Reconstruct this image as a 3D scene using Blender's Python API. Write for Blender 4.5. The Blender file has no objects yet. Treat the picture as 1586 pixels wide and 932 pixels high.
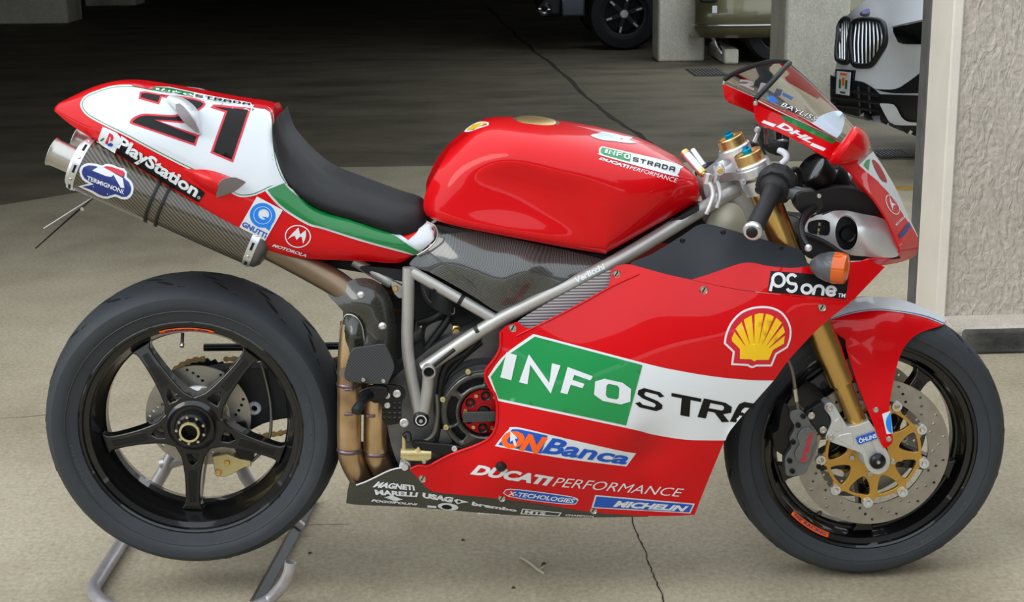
import bpy, bmesh, math, random
import numpy as np
from mathutils import Vector, Matrix, geometry
from mathutils.bvhtree import BVHTree
random.seed(7)
scene = bpy.context.scene
COL = scene.collection
# ------------------------------------------------------------------ camera
W, H = 1586, 932
FPX = 2299.96
CAM = Vector((0.588182, -2.975507, 1.394555))
YAW, PITCH, ROLL = -0.02526827, 0.25438676, -0.01439220
_F = Vector((-math.sin(YAW)*math.cos(PITCH), math.cos(YAW)*math.cos(PITCH), -math.sin(PITCH)))
_R0 = Vector((math.cos(YAW), math.sin(YAW), 0)); _U0 = _R0.cross(_F)
_R = _R0*math.cos(ROLL) + _U0*math.sin(ROLL)
_U = _U0*math.cos(ROLL) - _R0*math.sin(ROLL)
cd = bpy.data.cameras.new('camera'); cam = bpy.data.objects.new('camera', cd); COL.objects.link(cam)
cd.sensor_width = 36; cd.lens = FPX/W*36; cd.clip_start = .05; cd.clip_end = 300
cam.matrix_world = Matrix(((_R.x,_U.x,-_F.x,CAM.x),(_R.y,_U.y,-_F.y,CAM.y),(_R.z,_U.z,-_F.z,CAM.z),(0,0,0,1)))
scene.camera = cam
# ------------------------------------------------------------------ sky, sun, exposure
scene.view_settings.view_transform = 'Standard'; scene.view_settings.look = 'None'
scene.view_settings.gamma = 1; scene.view_settings.use_curve_mapping = False
scene.view_settings.exposure = 0.08
wd = bpy.data.worlds.new('overcast_sky'); scene.world = wd; wd.use_nodes = True
bg = wd.node_tree.nodes['Background']; bg.inputs[0].default_value = (0.86, 0.93, 1.0, 1); bg.inputs[1].default_value = 1.75
sl = bpy.data.lights.new('sun_through_thin_cloud', 'SUN'); sl.energy = 0.9; sl.angle = math.radians(30); sl.color = (1, .96, .88)
so = bpy.data.objects.new('sun_through_thin_cloud', sl); COL.objects.link(so)
so.rotation_euler = Vector((.72, .42, -.62)).to_track_quat('-Z', 'Y').to_euler()
# ------------------------------------------------------------------ helpers
def ray(px, py): return _F + _R*((px-W/2)/FPX) + _U*((H/2-py)/FPX)
def at(px, py, y):
    d = ray(px, py); return CAM + d*((y-CAM.y)/d.y)
def fl(px, py, z=0.):
    d = ray(px, py); return CAM + d*((z-CAM.z)/d.z)
def at3(p): return at(*p)
def lin(c):
    c /= 255.; return c/12.92 if c <= .04045 else ((c+.055)/1.055)**2.4
def rgb(r, g, b): return (lin(r), lin(g), lin(b), 1)
MATS = {}
def mat(name, col, rough=.5, metal=0., coat=0., noise=0., nscale=40., bump=0., bscale=200., emit=None, spec=.5, trans=0., ior=1.45, alpha=1., stretch=None):
    m = bpy.data.materials.new(name); m.use_nodes = True; nt = m.node_tree; b = nt.nodes['Principled BSDF']
    b.inputs['Base Color'].default_value = col; b.inputs['Roughness'].default_value = rough; b.inputs['Metallic'].default_value = metal
    b.inputs['Coat Weight'].default_value = coat; b.inputs['Coat Roughness'].default_value = .03
    b.inputs['Specular IOR Level'].default_value = spec
    b.inputs['Transmission Weight'].default_value = trans; b.inputs['IOR'].default_value = ior; b.inputs['Alpha'].default_value = alpha
    tc = nt.nodes.new('ShaderNodeTexCoord'); vec = tc.outputs['Object']
    if stretch:
        mp = nt.nodes.new('ShaderNodeMapping'); mp.inputs['Scale'].default_value = stretch; nt.links.new(vec, mp.inputs[0]); vec = mp.outputs[0]
    if noise:
        n = nt.nodes.new('ShaderNodeTexNoise'); n.inputs['Scale'].default_value = nscale; n.inputs['Detail'].default_value = 5; nt.links.new(vec, n.inputs[0])
        r = nt.nodes.new('ShaderNodeValToRGB'); r.color_ramp.elements[0].position = .3; r.color_ramp.elements[1].position = .7
        r.color_ramp.elements[0].color = tuple(max(0, c*(1-noise)) for c in col[:3])+(1,); r.color_ramp.elements[1].color = tuple(min(1, c*(1+noise)) for c in col[:3])+(1,)
        nt.links.new(n.outputs[0], r.inputs[0]); nt.links.new(r.outputs[0], b.inputs['Base Color'])
    if bump:
        n2 = nt.nodes.new('ShaderNodeTexNoise'); n2.inputs['Scale'].default_value = bscale; n2.inputs['Detail'].default_value = 4; nt.links.new(vec, n2.inputs[0])
        bp = nt.nodes.new('ShaderNodeBump'); bp.inputs['Strength'].default_value = bump; bp.inputs['Distance'].default_value = .01
        nt.links.new(n2.outputs[0], bp.inputs['Height']); nt.links.new(bp.outputs[0], b.inputs['Normal'])
    if emit:
        b.inputs['Emission Color'].default_value = emit; b.inputs['Emission Strength'].default_value = 1
    MATS[name] = m; return m
def carbon(name, c1, c2, scale, rough=.25, diag=True, coat=.6):
    m = mat(name, c1, rough, 0, coat); nt = m.node_tree; b = nt.nodes['Principled BSDF']
    tc = [n for n in nt.nodes if n.type == 'TEX_COORD'][0]
    mp = nt.nodes.new('ShaderNodeMapping'); mp.inputs['Rotation'].default_value = (0, math.radians(38 if diag else 0), 0); nt.links.new(tc.outputs['Object'], mp.inputs[0])
    if diag:
        w = nt.nodes.new('ShaderNodeTexWave'); w.wave_type = 'BANDS'; w.bands_direction = 'X'; w.inputs['Scale'].default_value = scale; w.inputs['Distortion'].default_value = .6; w.inputs['Detail'].default_value = 1
        nt.links.new(mp.outputs[0], w.inputs[0]); fac = w.outputs[1]
    else:
        w = nt.nodes.new('ShaderNodeTexChecker'); w.inputs['Scale'].default_value = scale; nt.links.new(mp.outputs[0], w.inputs[0]); fac = w.outputs[1]
    mx = nt.nodes.new('ShaderNodeMix'); mx.data_type = 'RGBA'; mx.inputs[6].default_value = c1; mx.inputs[7].default_value = c2
    nt.links.new(fac, mx.inputs[0]); nt.links.new(mx.outputs[2], b.inputs['Base Color'])
    return m
# --- objects
ROOTLOC = {}
def finish(o, parent):
    COL.objects.link(o)
    if parent is not None:
        o.parent = parent
        if parent.name in ROOTLOC: o.matrix_parent_inverse = Matrix.Translation(-ROOTLOC[parent.name])
    return o
def thing(name, loc, label, cat, group=None):
    o = bpy.data.objects.new(name, None); COL.objects.link(o); o.location = loc; o.empty_display_size = .1
    ROOTLOC[o.name] = Vector(loc); o['label'] = label; o['category'] = cat
    if group: o['group'] = group
    return o
def tag(o, label, cat, group=None):
    o['label'] = label; o['category'] = cat
    if group: o['group'] = group
    return o
def struct(o, label=None):
    o['kind'] = 'structure'
    if label: o['label'] = label
    return o
def holder(name, parent):
    o = bpy.data.objects.new(name, None); o.empty_display_size = .05; return finish(o, parent)
def mesh(name, vs, fs, m, parent=None, smooth=True, ang=38, bevel=0, solid=0, bseg=2):
    me = bpy.data.meshes.new(name); me.from_pydata([tuple(v) for v in vs], [], [tuple(f) for f in fs]); me.validate(); me.update()
    if smooth:
        me.polygons.foreach_set('use_smooth', [True]*len(me.polygons))
        me.set_sharp_from_angle(angle=math.radians(ang))
    me.materials.append(MATS[m] if isinstance(m, str) else m)
    o = bpy.data.objects.new(name, me)
    if solid:
        md = o.modifiers.new('thickness', 'SOLIDIFY'); md.thickness = abs(solid); md.offset = -1 if solid > 0 else 1
    if bevel:
        md = o.modifiers.new('edge', 'BEVEL'); md.width = bevel; md.segments = bseg; md.limit_method = 'ANGLE'; md.angle_limit = math.radians(50)
    return finish(o, parent)
def mirror_obj(o, name=None, parent=None):
    me = o.data.copy()
    for v in me.vertices: v.co.y = -v.co.y
    me.flip_normals()
    c = bpy.data.objects.new(name or o.name.split('.')[0], me)
    for md in o.modifiers:
        n = c.modifiers.new(md.name, md.type)
        for k in ('thickness', 'offset', 'width', 'segments', 'limit_method', 'angle_limit'):
            if hasattr(md, k): setattr(n, k, getattr(md, k))
    return finish(c, parent if parent is not None else o.parent)
# --- curves
def crp(p0, p1, p2, p3, t):
    return .5*((2*p1)+(p2-p0)*t+(2*p0-5*p1+4*p2-p3)*t*t+(3*p1-p0-3*p2+p3)*t*t*t)
def crs(P, n, closed=False):
    out = []; N = len(P)
    for i in range(N if closed else N-1):
        if closed: a, b, c, d = P[i-1], P[i], P[(i+1) % N], P[(i+2) % N]
        else: a, b, c, d = P[max(i-1, 0)], P[i], P[i+1], P[min(i+2, N-1)]
        for k in range(n): out.append(crp(a, b, c, d, k/n))
    if not closed: out.append(P[-1])
    return out
def spl(pts, seg=7.):
    """closed outline; a point with a third value is a corner"""
    P = [np.array(p[:2], float) for p in pts]; C = [len(p) > 2 for p in pts]; N = len(P); out = []
    for i in range(N):
        b, c = P[i], P[(i+1) % N]
        a = b if C[i] else P[i-1]; d = c if C[(i+1) % N] else P[(i+2) % N]
        n = max(1, int(round(np.linalg.norm(c-b)/seg)))
        for k in range(n): out.append(tuple(crp(a, b, c, d, k/n)))
    return out
def sharp(pts): return [(p[0], p[1], 1) for p in pts]
def inpoly(x, y, poly):
    r = False; n = len(poly); j = n-1
    for i in range(n):
        xi, yi = poly[i]; xj, yj = poly[j]
        if (yi > y) != (yj > y) and x < (xj-xi)*(y-yi)/(yj-yi)+xi: r = not r
        j = i
    return r
def segdist(x, y, poly):
    A = np.array(poly); B = np.roll(A, -1, 0); d = B-A; p = np.array((x, y))
    t = np.clip(((p-A)*d).sum(1)/np.maximum((d*d).sum(1), 1e-12), 0, 1)
    return np.sqrt(((A+d*t[:, None]-p)**2).sum(1).min())
def fill(loops, step=None):
    """2D triangulation of outline + holes with optional inner grid; y grows downwards (pixels) -> faces seen from the front"""
    vs = []; es = []
    for lp in loops:
        b = len(vs); n = len(lp); vs += [Vector(p[:2]) for p in lp]; es += [(b+i, b+(i+1) % n) for i in range(n)]
    if step:
        o = loops[0]; xs = [p[0] for p in o]; ys = [p[1] for p in o]
        x = min(xs)+step/2; r = 0
        while x < max(xs):
            y = min(ys)+step/2*(1+r % 2)
            while y < max(ys):
                if inpoly(x, y, o) and not any(inpoly(x, y, h) for h in loops[1:]) and min(segdist(x, y, l) for l in loops) > step*.4: vs.append(Vector((x, y)))
                y += step
            x += step*.9; r += 1
    ov, oe, of, *_ = geometry.delaunay_2d_cdt(vs, es, [], 0, 1e-6)
    ov = [(v.x, v.y) for v in ov]; out = []
    for f in of:
        cx = sum(ov[i][0] for i in f)/3; cy = sum(ov[i][1] for i in f)/3
        if inpoly(cx, cy, loops[0]) and not any(inpoly(cx, cy, h) for h in loops[1:]):
            (x0, y0), (x1, y1), (x2, y2) = (ov[i] for i in f)
            a = (x1-x0)*(y2-y0)-(x2-x0)*(y1-y0)
            out.append(tuple(f) if a < 0 else tuple(reversed(f)))
    return ov, out
def tps(ctrl):
    P = np.array([(c[0]/100, c[1]/100) for c in ctrl]); z = np.array([c[2] for c in ctrl]); n = len(P)
    def U(r2): return np.where(r2 > 1e-12, .5*r2*np.log(np.maximum(r2, 1e-12)), 0)
    K = U(((P[:, None]-P[None])**2).sum(2)) + np.eye(n)*1e-3; Q = np.hstack([np.ones((n, 1)), P])
    A = np.block([[K, Q], [Q.T, np.zeros((3, 3))]]); w = np.linalg.solve(A, np.concatenate([z, np.zeros(3)]))
    def f(x, y):
        p = np.array((x/100, y/100)); return float(U(((P-p)**2).sum(1))@w[:n]+w[n]+w[n+1:]@p)
    return f
BVH = {}
def shell(name, vs, fs, ns, thick, m, parent):
    """thin moulded sheet: smooth front skin with exact normals, back skin and edge wall"""
    n = len(vs); V = list(vs)+[v-k*thick for v, k in zip(vs, ns)]; F = list(fs)+[tuple(i+n for i in reversed(f)) for f in fs]
    ed = {(f[i], f[(i+1) % 3]) for f in fs for i in range(3)}; rim = [(a, b) for a, b in ed if (b, a) not in ed]
    for a, b in rim:
        k = len(V); V += [vs[b], vs[a], V[a+n], V[b+n]]; F.append((k, k+1, k+2, k+3))
    o = mesh(name, V, F, m, parent, ang=180); me = o.data
    nn = list(ns)+[-k for k in ns]; L = []
    for p in me.polygons:
        for vi in p.vertices: L.append(nn[vi] if vi < 2*n else p.normal.copy())
    me.normals_split_custom_set([tuple(x) for x in L]); return o
def panel(name, outl, ctrl, m, parent, step=11, seg=7, holes=(), thick=.004, mirror=False, bevel=0):
    f = tps(ctrl) if not callable(ctrl) else ctrl
    loops = [spl(outl, seg)] + [spl(h, seg) for h in holes]
    v2, fs = fill(loops, step); P = lambda x, y: at(x, y, f(x, y))
    vs = [P(x, y) for x, y in v2]; ns = []
    for x, y in v2:
        k = (P(x+2, y)-P(x-2, y)).cross(P(x, y-2)-P(x, y+2)).normalized(); ns.append(k if k.dot(ray(x, y)) < 0 else -k)
    o = shell(name, vs, fs, ns, thick, m, parent)
    BVH[o.name] = BVHTree.FromPolygons(vs, fs)
    if mirror: shell(name, [Vector((v.x, -v.y, v.z)) for v in vs], [tuple(reversed(q)) for q in fs], [Vector((k.x, -k.y, k.z)) for k in ns], thick, m, parent)
    return o
def plate(name, outl, y0, y1, m, parent, holes=(), bevel=.0012, seg=5, px=True, ang=38):
    """flat outline (pixels, or metres when px=False) at depth y0, extruded back to y1"""
    if px:
        conv = lambda lp: [(p.x, -p.z) for p in (at(a, b, y0) for a, b in lp)]
    else: conv = lambda lp: [(a, -b) for a, b in lp]
    loops = [conv(spl(l, seg)) for l in (outl, *holes)]
    v2, fs = fill(loops)
    n = len(v2); vs = [Vector((a, y0, -b)) for a, b in v2]+[Vector((a, y1, -b)) for a, b in v2]
    F = list(fs)+[tuple(i+n for i in reversed(f)) for f in fs]
    cnt = {}
    for f in fs:
        for i in range(3):
            e = (f[i], f[(i+1) % 3]); cnt[e] = 1
    for a, b in list(cnt):
        if (b, a) not in cnt: F.append((b, a, a+n, b+n))
    return mesh(name, vs, F, m, parent, bevel=bevel, ang=ang)
def circle_px(cx, cy, rx, ry=None, n=24, a0=0): return [(cx+rx*math.cos(a0+2*math.pi*i/n), cy+(ry or rx)*math.sin(a0+2*math.pi*i/n)) for i in range(n)]
def frame_of(ax):
    ax = ax.normalized(); t = Vector((0, 0, 1)) if abs(ax.z) < .9 else Vector((1, 0, 0))
    u = ax.cross(t).normalized(); return ax, u, ax.cross(u)
def lathe_data(prof, org, ax, seg=32, a0=0., a1=2*math.pi):
    ax, u, v = frame_of(Vector(ax)); org = Vector(org); vs = []; fs = []; full = abs(a1-a0-2*math.pi) < 1e-6; ns = seg if full else seg+1
    for r, h in prof:
        for k in range(ns):
            a = a0+(a1-a0)*k/seg; vs.append(org+ax*h+(u*math.cos(a)+v*math.sin(a))*r)
    for i in range(len(prof)-1):
        for k in range(seg):
            k2 = (k+1) % ns; fs.append((i*ns+k, i*ns+k2, (i+1)*ns+k2, (i+1)*ns+k))
    return vs, fs
def lathe(name, prof, org, ax, m, parent, seg=32, ang=38, bevel=0, closed=False, a0=0., a1=2*math.pi):
    """closed=True joins the last ring back to the first"""
    p = list(prof)+([prof[0]] if closed else [])
    vs, fs = lathe_data(p, org, ax, seg, a0, a1)
    o = mesh(name, vs, fs, m, parent, ang=ang)
    bm = bmesh.new(); bm.from_mesh(o.data); bmesh.ops.remove_doubles(bm, verts=bm.verts, dist=1e-6); bmesh.ops.recalc_face_normals(bm, faces=bm.faces); bm.to_mesh(o.data); bm.free()
    o.data.set_sharp_from_angle(angle=math.radians(ang))
    return o
def tube(name, pts, r, m, parent, n=6, seg=14, closed=False, caps=True, flat=None):
    P = [Vector(p) for p in pts]
    S = crs(P, n, closed) if len(P) > 2 else P
    R = list(r) if isinstance(r, (list, tuple)) else None
    if R and len(P) > 2: R = crs([np.array(float(x)) for x in R], n, closed)
    elif not R: R = [r]*len(S)
    N = len(S); T = []
    for i in range(N):
        d = (S[(i+1) % N]-S[i-1]) if closed else (S[min(i+1, N-1)]-S[max(i-1, 0)]); T.append(d.normalized())
    _, u, _ = frame_of(T[0]); vs = []; fs = []
    for i in range(N):
        u = (u-T[i]*u.dot(T[i])).normalized(); v = T[i].cross(u)
        for k in range(seg):
            a = 2*math.pi*k/seg; vs.append(S[i]+(u*math.cos(a)+v*math.sin(a))*float(R[i]))
    for i in range(N if closed else N-1):
        j = (i+1) % N
        for k in range(seg): k2 = (k+1) % seg; fs.append((i*seg+k, i*seg+k2, j*seg+k2, j*seg+k))
    if caps and not closed: fs += [tuple(reversed(range(seg))), tuple(range((N-1)*seg, N*seg))]
    return mesh(name, vs, fs, m, parent, ang=50)
def net(name, curves, m, parent, nu=5, nv=4, mirror=True, close=True, caps=True, px=True, ang=60):
    """curves: from the lower edge up to the centre line (y=0), same number of stations each"""
    G = [[at3(p) if px else Vector(p) for p in c] for c in curves]
    if mirror:
        ref = [[Vector((p.x, -p.y, p.z)) for p in c] for c in G]
        G = G+list(reversed(ref[:-1] if abs(G[-1][0].y) < 1e-4 else ref))
    G = [crs(c, nu) for c in G]; cols = list(zip(*G)); cols = [crs(list(c), nv) for c in cols]
    ns = len(cols); nc = len(cols[0]); vs = [p for c in cols for p in c]; fs = []
    for i in range(ns-1):
        for k in range(nc-1 if not close else nc):
            k2 = (k+1) % nc; fs.append((i*nc+k, (i+1)*nc+k, (i+1)*nc+k2, i*nc+k2))
    if caps: fs += [tuple(range(nc)), tuple(reversed(range((ns-1)*nc, ns*nc)))]
    o = mesh(name, vs, fs, m, parent, ang=ang)
    bm = bmesh.new(); bm.from_mesh(o.data); bmesh.ops.recalc_face_normals(bm, faces=bm.faces); bm.to_mesh(o.data); bm.free()
    BVH[o.name] = BVHTree.FromPolygons(vs, fs)
    return o
def box(name, c, s, m, parent=None, bevel=.0, rz=0., rot=None):
    x, y, z = (i/2 for i in s); vs = [Vector((a*x, b*y, d*z)) for d in (-1, 1) for a, b in ((-1, -1), (1, -1), (1, 1), (-1, 1))]
    M = rot.to_4x4() if rot is not None else Matrix.Rotation(rz, 4, 'Z'); vs = [Vector(c)+M@v for v in vs]
    fs = [(3, 2, 1, 0), (4, 5, 6, 7), (0, 1, 5, 4), (1, 2, 6, 5), (2, 3, 7, 6), (3, 0, 4, 7)]
    return mesh(name, vs, fs, m, parent, bevel=bevel, smooth=bevel > 0)
def bolt(px, py, y, r, parent, m='steel', name='bolt', h=.005, ax=(0, -1, 0), loc=None):
    o = Vector(loc) if loc is not None else at(px, py, y)
    return lathe(name, [(0, h*.35), (r*.42, h*.35), (r*.5, h), (r*.85, h), (r, h*.75), (r, 0), (0, -.001)], o, ax, m, parent, 16, 30)
# --- stickers that lie on a surface
def drape(name, v2, fs, bvh, m, parent, off=.0006):
    hits = []; ys = []
    bl = bvh if isinstance(bvh, list) else [bvh]
    for x, y in v2:
        d = ray(x, y).normalized(); best = None
        for b in bl:
            l, n, i, ds = b.ray_cast(CAM, d)
            if l is not None and (best is None or ds < best[2]): best = (l, n, ds)
        if best:
            l, n, _ = best; n = n if n.dot(d) < 0 else -n; hits.append(l+n*off); ys.append(l.y)
        else: hits.append(None)
    if not ys: print('NO HIT', name); ys = [-.15]
    for i, h in enumerate(hits):
        if h is None:
            j = min((k for k in range(len(hits)) if hits[k] is not None), key=lambda k: (v2[k][0]-v2[i][0])**2+(v2[k][1]-v2[i][1])**2, default=None)
            hits[i] = at(v2[i][0], v2[i][1], hits[j].y if j is not None and not isinstance(hits[j], tuple) else ys[0])
    return mesh(name, hits, fs, m, parent, ang=80)
def sticker(name, loops, on, m, parent, off=.0006, step=11, seg=6):
    """loops: outline then holes, pixel points (smooth unless a corner)"""
    v2, fs = fill([spl(l, seg) for l in loops], step)
    return drape(name, v2, fs, BVH[on] if isinstance(on, str) else on, m, parent, off)
def stickers(name, polys, on, m, parent, off=.0006, step=11, seg=6):
    V = []; F = []
    for loops in polys:
        v2, fs = fill([spl(l, seg) for l in loops], step); b = len(V); V += v2; F += [tuple(i+b for i in f) for f in fs]
    return drape(name, V, F, BVH[on] if isinstance(on, str) else on, m, parent, off)
def inset(poly, d):
    """shrink a closed pixel outline by d"""
    P = [np.array(p[:2], float) for p in poly]; n = len(P)
    area = sum(P[i][0]*P[(i+1) % n][1]-P[(i+1) % n][0]*P[i][1] for i in range(n)); s = 1 if area > 0 else -1; out = []
    for i in range(n):
        a, b, c = P[i-1], P[i], P[(i+1) % n]; u = (b-a)/np.linalg.norm(b-a); v = (c-b)/np.linalg.norm(c-b)
        n1 = np.array((-u[1], u[0]))*s; n2 = np.array((-v[1], v[0]))*s; k = 1+n1@n2
        q = b+(n1+n2)*d/max(k, .35); out.append((q[0], q[1])+tuple(poly[i][2:]))
    return out
_tx = {}
def glyphs(s, bold=0., shear=0., sp=1.):
    k = (s, bold, shear, sp)
    if k in _tx: return _tx[k]
    cu = bpy.data.curves.new('t', 'FONT'); cu.body = s; cu.offset = bold; cu.shear = shear; cu.space_character = sp; cu.resolution_u = 3
    ob = bpy.data.objects.new('t', cu); COL.objects.link(ob); dg = bpy.context.evaluated_depsgraph_get()
    me = bpy.data.meshes.new_from_object(ob.evaluated_get(dg))
    V = np.array([v.co[:2] for v in me.vertices]); F = [tuple(p.vertices) for p in me.polygons]
    bpy.data.objects.remove(ob); bpy.data.curves.remove(cu); bpy.data.meshes.remove(me)
    mn = V.min(0); mx = V.max(0); V = (V-mn)/(mx-mn); _tx[k] = (V, F); return V, F
def text(name, s, quad, on, m, parent, off=.0009, bold=.02, shear=0., sp=1., maxlen=14):
    """quad = TL, TR, BR, BL in pixels"""
    V, F = glyphs(s, bold, shear, sp); TL, TR, BR, BL = (np.array(q, float) for q in quad)
    P = [(BL*(1-u)+BR*u)*(1-v)+(TL*(1-u)+TR*u)*v for u, v in V]
    bm = bmesh.new(); bv = [bm.verts.new((p[0], -p[1], 0)) for p in P]
    for f in F:
        try: bm.faces.new([bv[i] for i in f])
        except ValueError: pass
    bmesh.ops.triangulate(bm, faces=bm.faces)
    for _ in range(2):
        es = [e for e in bm.edges if e.calc_length() > maxlen]
        if es: bmesh.ops.subdivide_edges(bm, edges=es, cuts=1); bmesh.ops.triangulate(bm, faces=bm.faces)
    bm.verts.index_update(); v2 = [(v.co.x, -v.co.y) for v in bm.verts]
    fs = [tuple(v.index for v in (f.verts if f.normal.z > 0 else reversed(f.verts))) for f in bm.faces]; bm.free()
    return drape(name, v2, fs, BVH[on] if isinstance(on, str) else on, m, parent, off)
def strokes(lines, w):
    """thick polylines in the unit square -> triangles"""
    V = []; F = []
    for ln in lines:
        P = [np.array(p, float) for p in ln]; cl = np.allclose(P[0], P[-1]); L = []; Rr = []; n = len(P)
        for i in range(n):
            a = P[i-1] if i else (P[-2] if cl else None); c = P[i+1] if i < n-1 else (P[1] if cl else None); b = P[i]
            ds = [d/np.linalg.norm(d) for d in ([b-a] if a is not None else [])+([c-b] if c is not None else [])]
            ns = [np.array((-d[1], d[0])) for d in ds]; m = sum(ns); k = 1+(ns[0]@ns[1] if len(ns) > 1 else 1); ww = w if not callable(w) else None
            off = np.array((m[0]*w[0]/2, m[1]*w[1]/2))/max(k if len(ns) > 1 else 1, .5) if len(ns) > 1 else np.array((m[0]*w[0]/2, m[1]*w[1]/2))
            L.append(b+off); Rr.append(b-off)
        b0 = len(V); V += [p for pr in zip(L, Rr) for p in pr]
        for i in range(n-1): F.append((b0+2*i, b0+2*i+1, b0+2*i+3, b0+2*i+2))
    return V, F
def lettering(name, glist, on, m, parent, off=.0009):
    """glist: (unit V, F, quad)"""
    vs = []; fs = []
    for V, F, quad in glist:
        TL, TR, BR, BL = (np.array(q, float) for q in quad); b = len(vs)
        bm = bmesh.new(); bv = []
        for u, v in V:
            p = (BL*(1-u)+BR*u)*(1-v)+(TL*(1-u)+TR*u)*v; bv.append(bm.verts.new((p[0], -p[1], 0)))
        for f in F:
            try: bm.faces.new([bv[i] for i in f])
            except ValueError: pass
        bmesh.ops.triangulate(bm, faces=bm.faces)
        for _ in range(2):
            es = [e for e in bm.edges if e.calc_length() > 14]
            if es: bmesh.ops.subdivide_edges(bm, edges=es, cuts=1); bmesh.ops.triangulate(bm, faces=bm.faces)
        bm.verts.index_update(); bm.normal_update()
        vs += [(v.co.x, -v.co.y) for v in bm.verts]
        fs += [tuple(b+v.index for v in (f.verts if f.normal.z > 0 else reversed(f.verts))) for f in bm.faces]; bm.free()
    return drape(name, vs, fs, BVH[on] if isinstance(on, str) else on, m, parent, off)
# square racing letters, unit square
LT = {
 'I': [[(.5, 0), (.5, 1)]], 'N': [[(.13, 0), (.13, .95), (.87, .05), (.87, 1)]],
 'F': [[(.15, 0), (.15, .91), (1, .91)], [(.15, .5), (.85, .5)]],
 'O': [[(.14, .25), (.14, .75), (.3, .9), (.7, .9), (.86, .75), (.86, .25), (.7, .1), (.3, .1), (.14, .25)]],
 'S': [[(.95, .78), (.8, .91), (.25, .91), (.12, .78), (.12, .65), (.25, .55), (.75, .45), (.88, .35), (.88, .22), (.75, .09), (.2, .09), (.05, .22)]],
 'T': [[(0, .91), (1, .91)], [(.5, .91), (.5, 0)]],
 'R': [[(.13, 0), (.13, .91), (.72, .91), (.87, .8), (.87, .58), (.72, .47), (.13, .47)], [(.55, .47), (.87, 0)]],
 'A': [[(.13, 0), (.13, .75), (.3, .91), (.72, .91), (.87, .78), (.87, 0)], [(.13, .4), (.87, .4)]],
 'D': [[(.13, .09), (.13, .91), (.68, .91), (.87, .72), (.87, .28), (.68, .09), (.13, .09)]]}
def sq(ch, quad, w=(.26, .18)):
    V, F = strokes(LT[ch], (1., w[1]*1.6) if ch == 'I' else w); return V, F, quad
def row(s, quad, gap=.22, w=(.26, .18)):
    """lay square letters along a quad"""
    TL, TR, BR, BL = (np.array(q, float) for q in quad); ws = [.38 if c == 'I' else 1. for c in s]; tot = sum(ws)+gap*(len(s)-1); x = 0; out = []
    for c, wd_ in zip(s, ws):
        a = x/tot; b = (x+wd_)/tot; x += wd_+gap
        out.append(sq(c, (TL+(TR-TL)*a, TL+(TR-TL)*b, BL+(BR-BL)*b, BL+(BR-BL)*a), w))
    return out
# ------------------------------------------------------------------ materials
mat('red_paint', rgb(206, 2, 14), .35, 0, .5, noise=.03, nscale=6, spec=.12)
mat('white_paint', rgb(208, 213, 218), .3, 0, .8)
mat('white_print', rgb(222, 226, 230), .45, 0, .2)
mat('green_print', rgb(0, 140, 70), .35, 0, .5)
mat('dark_green', rgb(0, 118, 52), .35, 0, .5)
mat('black_print', rgb(14, 14, 14), .5, 0, .1, spec=.25)
mat('blue_print', rgb(0, 82, 190), .4, 0, .3)
mat('sky_blue_print', rgb(0, 128, 230), .4, 0, .3)
mat('navy_print', rgb(22, 44, 120), .4, 0, .3)
mat('orange_print', rgb(255, 100, 14), .45, 0, .2)
mat('yellow_print', rgb(246, 196, 10), .4, 0, .4)
mat('red_print', rgb(205, 10, 40), .4, 0, .4)
mat('pale_blue_print', rgb(196, 212, 228), .35, 0, .4)
mat('tyre_rubber', rgb(50, 54, 59), .62, 0, 0, noise=.10, nscale=14, bump=.05, bscale=90)
mat('tyre_sidewall', rgb(62, 64, 66), .55, 0, 0, noise=.12, nscale=20)
mat('groove_black', rgb(12, 12, 13), .9)
mat('rim_black', rgb(11, 11, 13), .3, .0, .8, spec=.3)
mat('black_metal', rgb(22, 22, 24), .38, .4, .2)
mat('black_plastic', rgb(26, 28, 31), .55, noise=.06, nscale=30)
mat('matt_black_panel', rgb(26, 31, 38), .5, noise=.08, nscale=9)
mat('seat_foam', rgb(19, 20, 23), .55, noise=.10, nscale=60, bump=.12, bscale=700)
mat('steel', rgb(205, 202, 196), .28, 1., noise=.05)
mat('alloy', rgb(216, 218, 220), .3, .75, noise=.05, nscale=20)
mat('alloy_satin', rgb(204, 206, 206), .4, .55, noise=.06, nscale=30)
mat('frame_grey', rgb(176, 174, 170), .36, .5, noise=.06, nscale=25)
mat('disc_steel', rgb(164, 160, 152), .34, .8, noise=.12, nscale=30)
mat('gold_fork', rgb(212, 174, 104), .24, .95, noise=.05, nscale=20)
mat('gold_cap', rgb(222, 188, 124), .3, .9)
mat('gold_carrier', rgb(206, 162, 82), .36, .8, noise=.06)
mat('pale_gold', rgb(208, 192, 140), .4, .6, noise=.06)
mat('chain_gold', rgb(206, 172, 116), .4, .5, noise=.2, nscale=90)
mat('blue_anodised', rgb(0, 165, 215), .3, .7)
mat('red_anodised', rgb(176, 18, 28), .35, .6)
mat('caliper_grey', rgb(112, 114, 116), .38, .6, noise=.05)
mat('engine_grey', rgb(112, 112, 112), .42, .7, noise=.15, nscale=40)
mat('engine_dark', rgb(30, 30, 32), .6, .2, noise=.15, nscale=30)
mat('rubber_hose', rgb(20, 20, 21), .5)
mat('steel_hose', rgb(128, 124, 116), .4, .7, bump=.2, bscale=900)
mat('exhaust_brown', rgb(128, 112, 92), .4, .8, noise=.15, nscale=12)
mat('titanium', rgb(188, 184, 178), .32, .9, noise=.05)
mat('grille_grey', rgb(150, 146, 150), .5, .4)
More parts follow.
